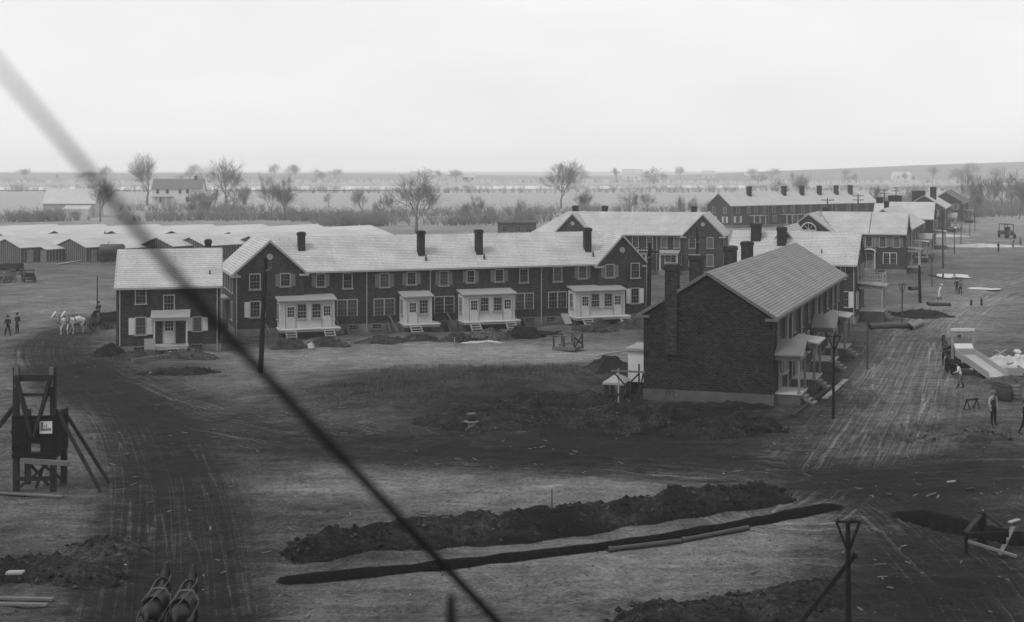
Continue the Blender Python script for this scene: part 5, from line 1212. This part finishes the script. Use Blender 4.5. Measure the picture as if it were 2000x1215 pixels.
MB().box(-.12, 1.35, -.1, -.06, .86, .998).build('fascia', 'lumber_pale', t)
for a, b in ((.0, 0), (1.05, 0), (0, 1.4), (1.05, 1.4)): MB().box(a - .02, a + .2, b, b + .2, -.4, .9).build('leg', 'timber_dark', t)
MB().box(.1, 1.1, .3, 1.3, -.3, .12).build('shelf', 'timber_black', t)
x, y = gp(1208, 792); z0 = hz(x, y); t = thing('plank_scaffold', 'thin plank scaffold frame at the corner of the dark row', 'scaffold', (x, y, z0), R(-17))
MB().box(-.04, .04, -.04, .04, -.3, 2.15).build('upright', 'lumber_pale', t); MB().box(1.2, 1.29, .3, .38, -.3, 2.45).build('upright', 'timber_dark', t); MB().box(-.45, 1.75, -.06, -.045, 1.95, 2.08).build('ledger', 'lumber', t)
MB().bar((-.3, -.08, 1.95), (.8, -.06, .75), .04, .1).bar((-.4, -.1, .1), (1.3, .2, 1.9), .04, .1).bar((1.25, .2, .7), (.95, -.3, -.4), .05, .1).bar((1.6, .1, 2.0), (1.3, .2, .6), .04, .1).build('brace', 'timber_dark', t)
x, y = gp(1190, 742); t = thing('covered_lumber', 'lumber pile under a dark tarpaulin beside the roofed stand', 'lumber pile', (x, y, hz(x, y)), R(25))
n = 16; mb = MB(); g = [[(-1.6 + 3.4 * i / n, -1.1 + 2.6 * j / n, max(0.02, (.95 + .2 * math.sin(i * 1.3) * math.cos(j * .8)) * min(1, 2.6 * min(i, n - i, j, n - j) / n)) ) for i in range(n + 1)] for j in range(n + 1)]
for j in range(n):
    for i in range(n): mb.poly([g[j][i], g[j][i + 1], g[j + 1][i + 1], g[j + 1][i]])
mb.build('tarpaulin', 'canvas_dark', t)
for k in range(4): MB().bar((-1.2 + .25 * k, .1 * k, 1.02 + .03 * k), (3.4 + .2 * k, 1.4 + .1 * k, 1.25), .16, .05).build('board', 'lumber_pale', t)
x, y = gp(1062, 655); t = thing('lumber_stack', 'stack of dark split boards lying before the terrace cellar', 'lumber pile', (x, y, hz(x, y)), R(-28))
for k in range(14): MB().box(-1.3 + rt.uniform(-.25, .25), 1.3 + rt.uniform(-.3, .3), -.7 + (k % 5) * .3, -.7 + (k % 5) * .3 + .2, .02 + (k // 5) * .17, .14 + (k // 5) * .17).build('board', 'timber_dark' if k % 3 else 'lumber', t, rz=rt.uniform(-.12, .12))
x, y = gp(921, 842); t = thing('iron_stand', 'small round iron lid on a stand in the dark spoil', 'manhole', (x, y, hz(x, y) + .45), 0)
MB().lathe([(0, .45), (.26, .45), (.3, .38), (.3, .2), (.22, .15), (.22, 0)], 16).build('lid', 'iron', t); MB().lathe([(.42, .05), (.45, .0), (.22, -.05), (.2, -.5)], 16).build('ring', 'concrete', t); MB().bar((-.3, -.5, -.4), (.35, -.3, .0), .08, .05).build('prop', 'lumber', t)
x, y = gp(548, 676); t = thing('stone_block', 'pale squared stone left of the porch steps near the utility pole', 'stone', (x, y, hz(x, y)), .6)
MB().hexa([(-.3, -.22, 0), (.32, -.25, 0), (.28, .25, 0), (-.32, .2, 0), (-.18, -.12, .36), (.22, -.15, .32), (.16, .16, .4), (-.2, .12, .38)]).build('block', 'concrete', t)
x, y = gp(608, 680); o = MB().hexa([(-.25, -.1, 0), (.2, -.15, 0), (.25, .2, 0), (-.2, .2, 0), (-.3, -.05, .35), (.05, -.1, .5), (.2, .15, .3), (-.15, .1, .42)]).build('cement_sack', 'bag_white', loc=(x, y, hz(x, y) + .1)); tag(o, 'white sack lying in the cutting below the double porch', 'sack')

# ------------------------------------------------------------------ barrels, tubs, rubble
def barrel(label, px, py, r=.34, h=.9, m='barrel_wood', open_=True, group=None, lean=0.0, dz=0.0):
    x, y = gp(px, py); t = thing('barrel', label, 'barrel', (x, y, hz(x, y) + dz), rt.uniform(0, 3), group); t.rotation_euler = (lean, 0, rt.uniform(0, 3))
    MB().lathe([(0, .02), (r * .82, .02), (r * .95, h * .25), (r, h * .5), (r * .95, h * .75), (r * .84, h), (r * .76, h), (r * .76, h * .85), (0, h * .82)], 18).build('staves', m, t, smooth=False)
    for z in (.12, .36, .64, .88): MB().lathe([(r * (1.0 - .3 * abs(z - .5)) + .012, h * z - .025), (r * (1.0 - .3 * abs(z - .5)) + .014, h * z + .025)], 18).build('hoop', 'iron', t)
    return t
BG = 'barrels beside the dump wagon'
barrel('dark barrel half buried in the heap left of the dump wagon', 1859, 722, .42, 1.0, group=BG); barrel('second barrel close behind the half-buried one', 1866, 712, .4, 1.0, group=BG)
barrel('dark mortar barrel at the elbow of the man in the waistcoat', 1949, 778, .42, 1.1, group=BG); barrel('dark mortar barrel right of the one by the man in the waistcoat', 1963, 780, .42, 1.05, group=BG); barrel('pale dusty barrel beside the two dark mortar barrels', 1983, 778, .42, 1.0, 'concrete', group=BG)
x, y = gp(1889, 796); t = thing('pail', 'small pale pail on the ground near the dump wagon', 'pail', (x, y, hz(x, y)), 0); MB().lathe([(0, 0), (.13, 0), (.18, .32), (.16, .32), (.11, .05)], 14).build('body', 'tin_roof', t); MB().tube([(-.17, 0, .3), (-.1, 0, .45), (.1, 0, .45), (.17, 0, .3)], .01, 5).build('handle', 'iron', t)
x, y = gp(1898, 797); t = thing('saw_horse', 'dark saw horse beside the small pail', 'saw horse', (x, y, hz(x, y)), .5)
MB().bar((-.5, 0, .62), (.5, 0, .62), .1, .1).build('top_bar', 'timber_dark', t)
for a in (-.4, .4):
    for b in (-.28, .28): MB().bar((a, 0, .6), (a, b, 0), .06, .06).build('leg', 'timber_dark', t)
x, y = gp(1962, 740); t = thing('mortar_trough', 'long pale mortar trough with bags behind the barrels', 'trough', (x, y, hz(x, y)), R(-4))
MB().box(-1.2, 1.3, 0, .05, .1, .5).box(-1.2, 1.3, .85, .9, .1, .5).box(-1.2, -1.15, .05, .85, .1, .5).box(1.25, 1.3, .05, .85, .1, .5).box(-1.15, 1.25, .05, .85, .1, .16).build('box', 'lumber_pale', t)
for a in (-.9, 1.0): MB().box(a - .06, a + .06, .1, .8, -.1, .098).build('bearer', 'lumber', t)
SGp = 'cement bags piled behind the dump wagon'
for i in range(16):
    px, py = rt.uniform(1928, 2005), rt.uniform(704, 736); x, y = gp(px, py); L = rt.uniform(.3, .45)
    mb = MB(); mb.lathe([(0, 0), (.22, .02), (.27, .1), (.22, .2), (0, .22)], 8); o = mb.build('cement_bag', 'bag_white', loc=(x, y, hz(x, y) + .3 + rt.uniform(0, .5) * (1 if 1940 < px < 1990 else .3)), rz=rt.uniform(0, 3), smooth=True); o.scale = (1.5, 1.0, 1.0); o.rotation_euler = (rt.uniform(-.3, .3), rt.uniform(-.3, .3), rt.uniform(0, 3)); tag(o, 'white cement bag lying on the rubble behind the dump wagon', 'bag', SGp)
BGp = 'broken boards on the rubble heap'
for i in range(16):
    px, py = rt.uniform(1930, 2005), rt.uniform(702, 738); x, y = gp(px, py); z = hz(x, y) + rt.uniform(.35, .9); a = rt.uniform(0, 6); L = rt.uniform(.5, 1.5)
    plank('broken board sticking out of the rubble heap', Vector((x, y, z)), Vector((x + L * math.cos(a), y + L * math.sin(a), z + rt.uniform(-.2, .5))), .12, .03, rt.choice(('lumber', 'lumber_pale', 'timber_dark')), group=BGp)
x, y = gp(212, 512); t = thing('road_tank', 'round dark tank on a wheeled cradle beside the shed doors', 'tank', (x, y, 0), R(8))
MB().tube([(-1.3, 0, 1.9), (-1.1, 0, 1.9), (2.2, 0, 1.9), (2.4, 0, 1.9)], [.75, .95, .95, .75], 18).build('drum', 'pipe_iron', t, smooth=True); MB().box(-1.2, 2.3, -.7, -.55, .75, .98).box(-1.2, 2.3, .55, .7, .75, .98).build('cradle', 'timber_dark', t)
for a in (-.8, 1.9):
    for b in (-.95, .85): MB().tube([(a, b, .5), (a, b + .1, .5)], .52, 16).build('wheel', 'timber_dark', t)
MB().tube([(-.2, 0, 2.8), (.1, 0, 3.3)], .1, 8).build('spout', 'white_paint', t)
x, y = gp(193, 500); t = thing('tripod_derrick', 'pale three-legged derrick standing before the sheds', 'tripod', (x, y + 3, 0), 0)
for a in ((-1.3, -.4), (1.4, -.6), (0, 1.4)): MB().bar((a[0], a[1], 0), (0, 0, 4.0), .13, .13).build('leg', 'lumber', t)
MB().tube([(0, 0, 3.9), (0, 0, 2.7)], .04, 6).build('hoist_chain', 'iron', t)

# ------------------------------------------------------------------ figures
def skin_mesh(name, V, E, lab, slots, sub=2):
    """continuous skinned body; V {key: (x,y,z,rx,ry)}; lab {key: slot}"""
    keys = list(V); idx = {k: i for i, k in enumerate(keys)}
    me = bpy.data.meshes.new('tmp'); me.from_pydata([V[k][:3] for k in keys], [(idx[a], idx[b]) for a, b in E], [])
    ob = bpy.data.objects.new('tmp', me); COL.objects.link(ob)
    sk = ob.modifiers.new('s', 'SKIN'); sk.use_smooth_shade = True; sk.branch_smoothing = .3
    ss = ob.modifiers.new('u', 'SUBSURF'); ss.levels = sub; ss.render_levels = sub
    dat = me.skin_vertices[0].data
    for i, k in enumerate(keys): dat[i].radius = (V[k][3], V[k][4] if len(V[k]) > 4 else V[k][3]); dat[i].use_root = (i == 0)
    dg = bpy.context.evaluated_depsgraph_get(); out = bpy.data.meshes.new_from_object(ob.evaluated_get(dg)); out.name = name
    bpy.data.objects.remove(ob)
    out.materials.clear()
    for m in slots: out.materials.append(MATS[m])
    sm = []; 
    for a, b in E:
        pa, pb = Vector(V[a][:3]), Vector(V[b][:3])
        for t in (0, .25, .5, .75, 1): sm.append((pa.lerp(pb, t), lab[a] if t < .5 else lab[b]))
    P = np.array([tuple(s[0]) for s in sm]); Lb = np.array([s[1] for s in sm])
    cs = np.array([tuple(p.center) for p in out.polygons]) if len(out.polygons) else np.zeros((0, 3))
    if len(cs):
        d = ((cs[:, None] - P[None]) ** 2).sum(-1); out.polygons.foreach_set('material_index', Lb[d.argmin(1)].astype(np.int32)); out.polygons.foreach_set('use_smooth', np.ones(len(cs), bool))
    return out
PM = {}
def person(label, px, py, rz, pose='stand', top='cloth_dark', legs='cloth_black', sleeve=None, hat='cloth_dark', h=1.75, cat='person', group=None, loc=None, vest=True):
    sleeve = sleeve or top; key = (pose, top, legs, sleeve)
    if key not in PM:
        lean = .38 if pose == 'lean' else 0.0; V, E, L = {}, [], {}
        def add(k, x, y, z, r, l, par=None, r2=None):
            V[k] = (x, y - lean * max(z - .95, 0) * (1 if z > .95 else 0), z, r, r2 or r); L[k] = l
            if par: E.append((par, k))
        # 0 top, 1 legs, 2 skin, 3 boots, 4 sleeve
        add('pel', 0, 0, .96, .15, 1, None, .11); add('wai', 0, 0, 1.12, .145, 0, 'pel', .1); add('che', 0, .01, 1.32, .175, 0, 'wai', .115); add('upc', 0, .01, 1.43, .12, 0, 'che', .09); add('nec', 0, 0, 1.52, .055, 2, 'upc'); add('jaw', 0, -.02, 1.58, .07, 2, 'nec', .075); add('hed', 0, -.015, 1.66, .082, 2, 'jaw', .1); add('crn', 0, 0, 1.735, .065, 2, 'hed', .08); add('nos', 0, -.125, 1.635, .016, 2, 'hed')
        st = {'stand': (0, 0), 'walk': (.24, -.22), 'lean': (.12, -.18), 'sit': (-.45, -.45)}[pose]
        for s, sg in (('l', -1), ('r', 1)):
            q = st[0] if sg < 0 else st[1]
            if pose == 'sit':
                add('hip' + s, sg * .1, -.02, .92, .1, 1, 'pel'); add('kne' + s, sg * .14, -.46, .9, .075, 1, 'hip' + s); add('ank' + s, sg * .14, -.5, .48, .05, 3, 'kne' + s); add('toe' + s, sg * .15, -.66, .42, .045, 3, 'ank' + s)
            else:
                add('hip' + s, sg * .1, 0, .88, .1, 1, 'pel'); add('kne' + s, sg * .11, -.03 + q * .5, .5, .072, 1, 'hip' + s); add('ank' + s, sg * .12, q + (.05 if q > 0 else 0), .1, .05, 3, 'kne' + s); add('toe' + s, sg * .13, q - .15, .045, .045, 3, 'ank' + s)
            ay = {'stand': -.05, 'walk': (.16 if sg * st[0] > 0 else -.2), 'lean': -.3, 'sit': -.32}[pose]; az = 1.14 if pose != 'lean' else 1.2
            add('sho' + s, sg * .2, .01, 1.41, .068, 4, 'upc'); add('elb' + s, sg * .27, .03 + ay * .3, az, .05, 4, 'sho' + s); add('wri' + s, sg * .25, ay, .92 if pose in ('stand', 'walk') else 1.1, .034, 2, 'elb' + s)
            w = V['wri' + s]; dz = -.08 if pose in ('stand', 'walk') else -.02; dy = -.03 if dz < -.05 else -.08
            V['pal' + s] = (w[0], w[1] + dy, w[2] + dz, .038, .022); L['pal' + s] = 2; E.append(('wri' + s, 'pal' + s))
            for fi in range(4):
                o = (fi - 1.5) * .02; V['f%d%s' % (fi, s)] = (w[0] + o * .4 * sg, w[1] + dy * 1.7 + o, w[2] + dz * 2.0 + (0 if fi in (1, 2) else .012), .009); L['f%d%s' % (fi, s)] = 2; E.append(('pal' + s, 'f%d%s' % (fi, s)))
            V['th' + s] = (w[0] - sg * .035, w[1] + dy * .9 - .03, w[2] + dz * 1.2, .01); L['th' + s] = 2; E.append(('pal' + s, 'th' + s))
        PM[key] = (skin_mesh('body', V, E, L, [top, legs, 'skin', 'cloth_black', sleeve]), lean)
    me, lean = PM[key]
    if loc is None: x, y = gp(px, py); loc = (x, y, hz(x, y) if y < 150 else 0)
    t = thing('person', label, cat, loc, rz, group); t.scale = (h / 1.75,) * 3
    put('body', me, t)
    hy = -lean * .78
    MB().lathe([(.17, 1.70), (.165, 1.715), (.105, 1.72), (.105, 1.80), (.07, 1.825), (0, 1.83)], 14, (0, hy, 0)).lathe([(.17, 1.70), (0, 1.70)], 14, (0, hy, 0)).build('hat', hat, t, smooth=True)
    return t
HM = {}
def horse(label, loc, rz, m, group=None, scale=1.0, stride=0):
    if (m, stride) not in HM:
        V, E, L = {}, [], {}
        def add(k, x, y, z, r, par=None, l=0, r2=None):
            V[k] = (x, y, z, r, r2 or r); L[k] = l
            if par: E.append((par, k))
        add('mid', 0, 0, 1.14, .31, None, 0, .36); add('che', 0, -.55, 1.12, .29, 'mid', 0, .37); add('bre', 0, -.82, 1.15, .22, 'che', 0, .27); add('rum', 0, .5, 1.2, .32, 'mid', 0, .33); add('dok', 0, .82, 1.2, .2, 'rum', 0, .22)
        add('nk1', 0, -1.0, 1.42, .15, 'bre', 0, .24); add('nk2', 0, -1.2, 1.7, .11, 'nk1', 0, .17); add('pol', 0, -1.32, 1.92, .1, 'nk2', 0, .12); add('fac', 0, -1.52, 1.76, .085, 'pol', 0, .11); add('muz', 0, -1.7, 1.52, .065, 'fac', 0, .075)
        for s, sg in (('l', -1), ('r', 1)):
            q = stride * sg * .18
            add('ear' + s, sg * .08, -1.26, 2.08, .025, 'pol')
            add('sho' + s, sg * .19, -.66, .92, .13, 'che'); add('kne' + s, sg * .18, -.68 - q, .5, .065, 'sho' + s); add('fet' + s, sg * .18, -.66 - q * .7, .16, .048, 'kne' + s, 1); add('hoo' + s, sg * .18, -.73 - q * .7, .04, .065, 'fet' + s, 1)
            add('thi' + s, sg * .2, .56, .95, .17, 'rum'); add('sti' + s, sg * .2, .42 + q, .74, .115, 'thi' + s); add('hoc' + s, sg * .19, .78 + q, .5, .065, 'sti' + s); add('hfe' + s, sg * .19, .72 + q, .16, .05, 'hoc' + s, 1); add('hho' + s, sg * .19, .66 + q, .04, .065, 'hfe' + s, 1)
        add('ta1', 0, 1.0, 1.12, .05, 'dok', 1); add('ta2', 0, 1.08, .8, .07, 'ta1', 1); add('ta3', 0, 1.06, .45, .03, 'ta2', 1)
        HM[(m, stride)] = skin_mesh('body', V, E, L, [m, 'horse_black' if m == 'horse_black' else 'cloth_pale'])
    t = thing('horse', label, 'horse', loc, rz, group); t.scale = (scale,) * 3
    put('body', HM[(m, stride)], t)
    MB().tube([(.16 * math.cos(a) * 1.25, -.98 + .05 * math.sin(a), 1.36 + .34 * math.sin(a)) for a in [6.2832 * i / 14 for i in range(15)]], .032, 6, cap=False).build('collar', 'leather', t)
    g = MB()
    for sg in (-1, 1): g.tube([(sg * .22, -.95, 1.25), (sg * .37, -.4, 1.15), (sg * .38, .4, 1.08), (sg * .3, 1.0, .9)], .009, 5); g.tube([(sg * .1, -1.5, 1.62), (sg * .2, -.9, 1.62), (sg * .16, 0, 1.58), (sg * .12, 1.1, 1.6)], .012, 5)
    g.tube([(-.36, -.45, 1.2), (-.2, -.45, 1.5), (0, -.45, 1.53), (.2, -.45, 1.5), (.36, -.45, 1.2)], .03, 6)
    g.build('harness', 'strap_pale' if m == 'horse_black' else 'leather', t)
    mn = MB()
    for i in range(9): k = i / 8; p = Vector((0, -1.26 + .38 * k, 1.98 - .46 * k)); mn.bar(p, p + Vector((.1, .09, -.2)), .05, .03)
    mn.build('mane', 'horse_black' if m == 'horse_black' else 'cloth_pale', t)
    return t
def wheel(parent, x, y, z, r, m='timber_dark', n=10):
    t = []
    rim = MB()
    for k in range(24):
        a0, a1 = 6.2832 * k / 24, 6.2832 * (k + 1) / 24; rim.bar((x, y + r * math.cos(a0), z + r * math.sin(a0)), (x, y + r * math.cos(a1), z + r * math.sin(a1)), .07, .06, up=(1, 0, 0))
    o = rim.build('wheel', m, parent)
    sp = MB()
    for k in range(n): a = 6.2832 * k / n; sp.bar((x, y, z), (x, y + r * math.cos(a), z + r * math.sin(a)), .045, .04, up=(1, 0, 0))
    sp.tube([(x - .12, y, z), (x + .12, y, z)], .11, 8); sp.build('spokes', m, o); return o
def wagon(label, loc, rz, m='wagon_paint', L=3.0, W=1.1, seat=True, load=None, sides=.45):
    t = thing('wagon', label, 'wagon', loc, rz)
    MB().box(-W / 2, W / 2, -L / 2, L / 2, .82, .9).build('bed', m, t)
    for s in (-1, 1): MB().box(s * W / 2 - .03, s * W / 2 + .03, -L / 2, L / 2, .9, .9 + sides).build('side_board', m, t)
    MB().box(-W / 2 + .03, W / 2 - .03, L / 2 - .05, L / 2, .9, .9 + sides).build('tail_board', m, t); MB().box(-W / 2 + .03, W / 2 - .03, -L / 2, -L / 2 + .05, .9, .9 + sides + .15).build('head_board', m, t)
    for y, r in ((-L * .36, .48), (L * .34, .6)):
        for s in (-1, 1): wheel(t, s * (W / 2 + .16), y, r, r)
        MB().box(-W / 2 - .1, W / 2 + .1, y - .06, y + .06, r - .06, r + .06).build('axle', m, t); MB().box(-.35, .35, y - .1, y + .1, r + .06, .82).build('bolster', m, t)
    MB().bar((0, -L * .36, .55), (0, -L / 2 - 2.6, .75), .09, .1).build('tongue', m, t)
    if seat: MB().box(-W / 2, W / 2, -L / 2 + .25, -L / 2 + .6, 1.55, 1.62).box(-W / 2, -W / 2 + .08, -L / 2 + .35, -L / 2 + .45, .9, 1.55).box(W / 2 - .08, W / 2, -L / 2 + .35, -L / 2 + .45, .9, 1.55).build('seat', m, t)
    if load:
        MB().hexa([(-W / 2 + .05, -L / 2 + .7, .92), (W / 2 - .05, -L / 2 + .7, .92), (W / 2 - .05, L / 2 - .1, .92), (-W / 2 + .05, L / 2 - .1, .92), (-W / 4, -L / 4, 1.5), (W / 4, -L / 4, 1.5), (W / 4, L / 4, 1.55), (-W / 4, L / 4, 1.5)]).build('load', load, t)
    return t
def gl(px, py, dz=0.0): x, y = gp(px, py); return Vector((x, y, (hz(x, y) if y < 150 else 0) + dz))
# team at the bottom edge, walking away
for px, lb, st in ((322, 'dark harnessed horse on the mud road, left one of the walking team', 1), (375, 'dark harnessed horse on the mud road, right one of the walking team', -1)):
    horse(lb, Vector(((px - CX) / F * 44.6, 43.6, hz((px - CX) / F * 44.6, 43.6))), math.pi + .06, 'horse_black', 'team of dark horses on the mud road', 1.06, st)
# wagon with white horses
b = gl(140, 651); hd = R(-26)
d = Vector((math.sin(hd), -math.cos(hd), 0)); sd_ = Vector((math.cos(hd), math.sin(hd), 0))
for s, lb, st in ((-.55, 'white horse of the wagon team on the churned road, the one toward the open field', 1), (.6, 'white horse of the wagon team on the churned road, the one toward the brick house', -1)):
    p = b + sd_ * s; p.z = hz(p.x, p.y); horse(lb, p, hd, 'horse_white', 'white horses drawing the wagon', 1.05, st)
p = b - d * 4.3; p.z = hz(p.x, p.y); wg = wagon('loaded horse wagon behind the white horses', p, hd, load='canvas_dark')
person('driver in dark clothes seated on the wagon behind the white horses', 0, 0, hd, 'sit', 'cloth_dark', 'cloth_black', loc=p + d * 1.1 + Vector((0, 0, .82)))
# people
PG = 'two dark figures walking on the left field'
person('dark figure walking on the left field, bent slightly, hands low', 15, 656, .8, 'walk', 'cloth_dark', 'cloth_black', h=1.8); person('dark figure standing on the left field beside the walking one', 34, 651, -.4, 'stand', 'cloth_dark', 'cloth_dark', h=1.8)
person('man in flat cap, dark waistcoat and pale shirt sleeves beside the barrels', 1940, 829, .5, 'stand', 'cloth_dark', 'cloth_black', 'cloth_pale', hat='cloth_grey', h=2.0)
person('worker in white shirt leaning on the side of the dump wagon', 1877, 757, -2.0, 'lean', 'cloth_white', 'cloth_grey', h=1.75)
person('man in dark coat cut by the right edge of the picture', 2001, 852, 1.2, 'walk', 'cloth_black', 'cloth_black', h=1.85)
person('man dressed in white stooping near the dark pipe', 1834, 586, 1.3, 'lean', 'cloth_white', 'cloth_white', hat='cloth_white', h=1.75)
person('man in black beside the narrow puddle', 1869, 574, 2.6, 'stand', 'cloth_black', 'cloth_black', h=1.75); person('man in grey jacket walking with the man in black', 1876, 576, 2.9, 'walk', 'cloth_grey', 'cloth_black', h=1.7)
person('far worker in dark clothes before the white sand heap', 1950, 493, .6, 'stand', 'cloth_dark', 'cloth_black', h=1.8); person('far dark worker bending by the sand heap at the edge', 1978, 485, 1.5, 'lean', 'cloth_dark', 'cloth_black', h=1.75); person('far worker standing at the right edge behind the sand heap', 1993, 482, 0, 'stand', 'cloth_grey', 'cloth_black', h=1.75)
# dump wagon, box tipped towards the barrels
b = gl(1893, 736); rz = R(2)
t = thing('dump_wagon', 'pale-boxed dump wagon with its box tipped down to the ground', 'wagon', b, rz)
BW = .66; fz, rzz = 1.35, .18; y0, y1 = 1.0, -2.25
def bx_pt(s, f, up): return Vector((s + 1.35 * f, y0 + (y1 - y0) * f, fz + (rzz - fz) * f + up))
mb = MB()
mb.hexa([bx_pt(-BW, 0, 0), bx_pt(-BW, 1, 0), bx_pt(BW, 1, 0), bx_pt(BW, 0, 0), bx_pt(-BW, 0, .06), bx_pt(-BW, 1, .06), bx_pt(BW, 1, .06), bx_pt(BW, 0, .06)])
mb.build('box_floor', 'deck_wood', t)
for s in (-1, 1):
    a = s * BW; c = a + s * .07; lo, hi = min(a, c), max(a, c)
    MB().hexa([bx_pt(lo, 0, -.06), bx_pt(lo, 1, -.06), bx_pt(hi, 1, -.06), bx_pt(hi, 0, -.06), bx_pt(lo, 0, .42), bx_pt(lo, 1, .42), bx_pt(hi, 1, .42), bx_pt(hi, 0, .42)]).build('box_side', 'lumber_pale', t)
MB().hexa([bx_pt(-BW, .0, .06), bx_pt(-BW, .03, .06), bx_pt(BW, .03, .06), bx_pt(BW, 0, .06), bx_pt(-BW, 0, .46), bx_pt(-BW, .03, .46), bx_pt(BW, .03, .46), bx_pt(BW, 0, .46)]).build('box_head', 'lumber_pale', t)
MB().hexa([(-BW, 1.1, 1.75), (BW, 1.1, 1.75), (BW, 1.5, 2.05), (-BW, 1.5, 2.05), (-BW, 1.1, 1.81), (BW, 1.1, 1.81), (BW, 1.5, 2.11), (-BW, 1.5, 2.11)]).build('seat_board', 'porch_white', t)
for s in (-1, 1): MB().box(s * .74 - .08, s * .74 + .08, 1.47, 1.63, .6, 3.0).build('upright', 'lumber_pale', t)
MB().box(-.86, .86, 1.45, 1.65, 3.0, 3.2).build('head_bar', 'porch_white', t); MB().box(-.68, .68, 1.53, 1.57, 2.05, 2.5).build('dash_board', 'concrete', t)
for y, r in ((.55, .55), (1.9, .5)):
    for s in (-1, 1): wheel(t, s * 1.04, y, r, r, 'timber_black', 12)
    MB().box(-.9, .9, y - .06, y + .06, r - .07, r + .07).build('axle', 'timber_black', t)
for s in (-.4, .4): MB().box(s - .06, s + .06, .3, 2.1, .68, .84).build('frame_rail', 'timber_black', t)
MB().bar((0, 1.9, .6), (0, 4.8, .8), .09, .1).build('tongue', 'timber_black', t)
dv = Vector((-math.sin(rz), math.cos(rz), 0)); sv = Vector((math.cos(rz), math.sin(rz), 0))
for s, lb, st in ((-.6, 'dark horse harnessed ahead of the dump wagon on the street side', 1), (.6, 'dark horse harnessed ahead of the dump wagon on the rubble side', -1)):
    p = b + dv * 4.0 + sv * (s + .35); p.z = hz(p.x, p.y); horse(lb, p, rz + math.pi, 'horse_black', 'dark horses harnessed to the dump wagon', 1.1, st)
# old wagons and a motor truck
wagon('old two-seat wagon parked on the left field before the sheds', gl(56, 552), R(30), 'timber_dark', 2.6, 1.0, sides=.3); w2 = wagon('dark heavy wagon piled with gear at the edge of the left field', gl(20, 536), R(68), 'timber_dark', 3.6, 1.3, load='timber_black', sides=.5)
wagon('broken wagon with pale boards in front of the heavy wagon', gl(8, 553), R(80), 'lumber', 2.4, 1.0, seat=False, sides=.2)
x, y = gp(1966, 465); t = thing('motor_truck', 'dark motor truck with a canopy roof driving on the far street', 'truck', (x, y, 0), R(8))
MB().box(-.95, .95, -1.4, 2.4, .75, 1.5).build('body', 'wagon_paint', t); MB().hexa([(-.6, -2.5, .7), (.6, -2.5, .7), (.75, -1.4, .7), (-.75, -1.4, .7), (-.5, -2.5, 1.45), (.5, -2.5, 1.45), (.7, -1.4, 1.7), (-.7, -1.4, 1.7)]).build('hood', 'wagon_paint', t)
MB().box(-1.05, 1.05, -1.3, 1.6, 2.85, 2.98).build('canopy', 'canvas_dark', t)
for a in (-.95, .95):
    for c in (-1.2, 1.5): MB().box(a - .05, a + .05, c - .05, c + .05, 1.5, 2.85).build('canopy_post', 'timber_black', t)
    for c in (-1.7, 1.5): MB().tube([(a * 1.02 - .1, c, .5), (a * 1.02 + .1, c, .5)], .5, 16).build('wheel', 'timber_black', t)
    MB().tube([(a * .5, -2.6, 1.2), (a * .5, -2.5, 1.2)], .14, 10).build('headlight', 'tin_roof', t)
MB().box(-.5, .5, -.6, .0, 1.5, 2.3).build('seat', 'cloth_dark', t)

# ------------------------------------------------------------------ haze
hzb = MB().box(-5000, 5000, -1400, 4800, -4.0, 46.0).build('haze', [], uv=False) if False else None
mb = MB(); mb.box(-5400, 5400, -1600, 4400, -4.0, 40.0); me = mb.mesh('haze', 'iron', uv=False); me.materials.clear()
hm = bpy.data.materials.new('haze_air'); hm.use_nodes = True; nt = hm.node_tree; nt.nodes.remove(nt.nodes['Principled BSDF'])
pv = nt.nodes.new('ShaderNodeVolumePrincipled'); pv.inputs['Color'].default_value = (1, 1, 1, 1); pv.inputs['Density'].default_value = .00034; pv.inputs['Anisotropy'].default_value = 0.0
nt.links.new(pv.outputs[0], nt.nodes['Material Output'].inputs['Volume']); me.materials.append(hm)
tag(put('haze', me), kind='stuff')
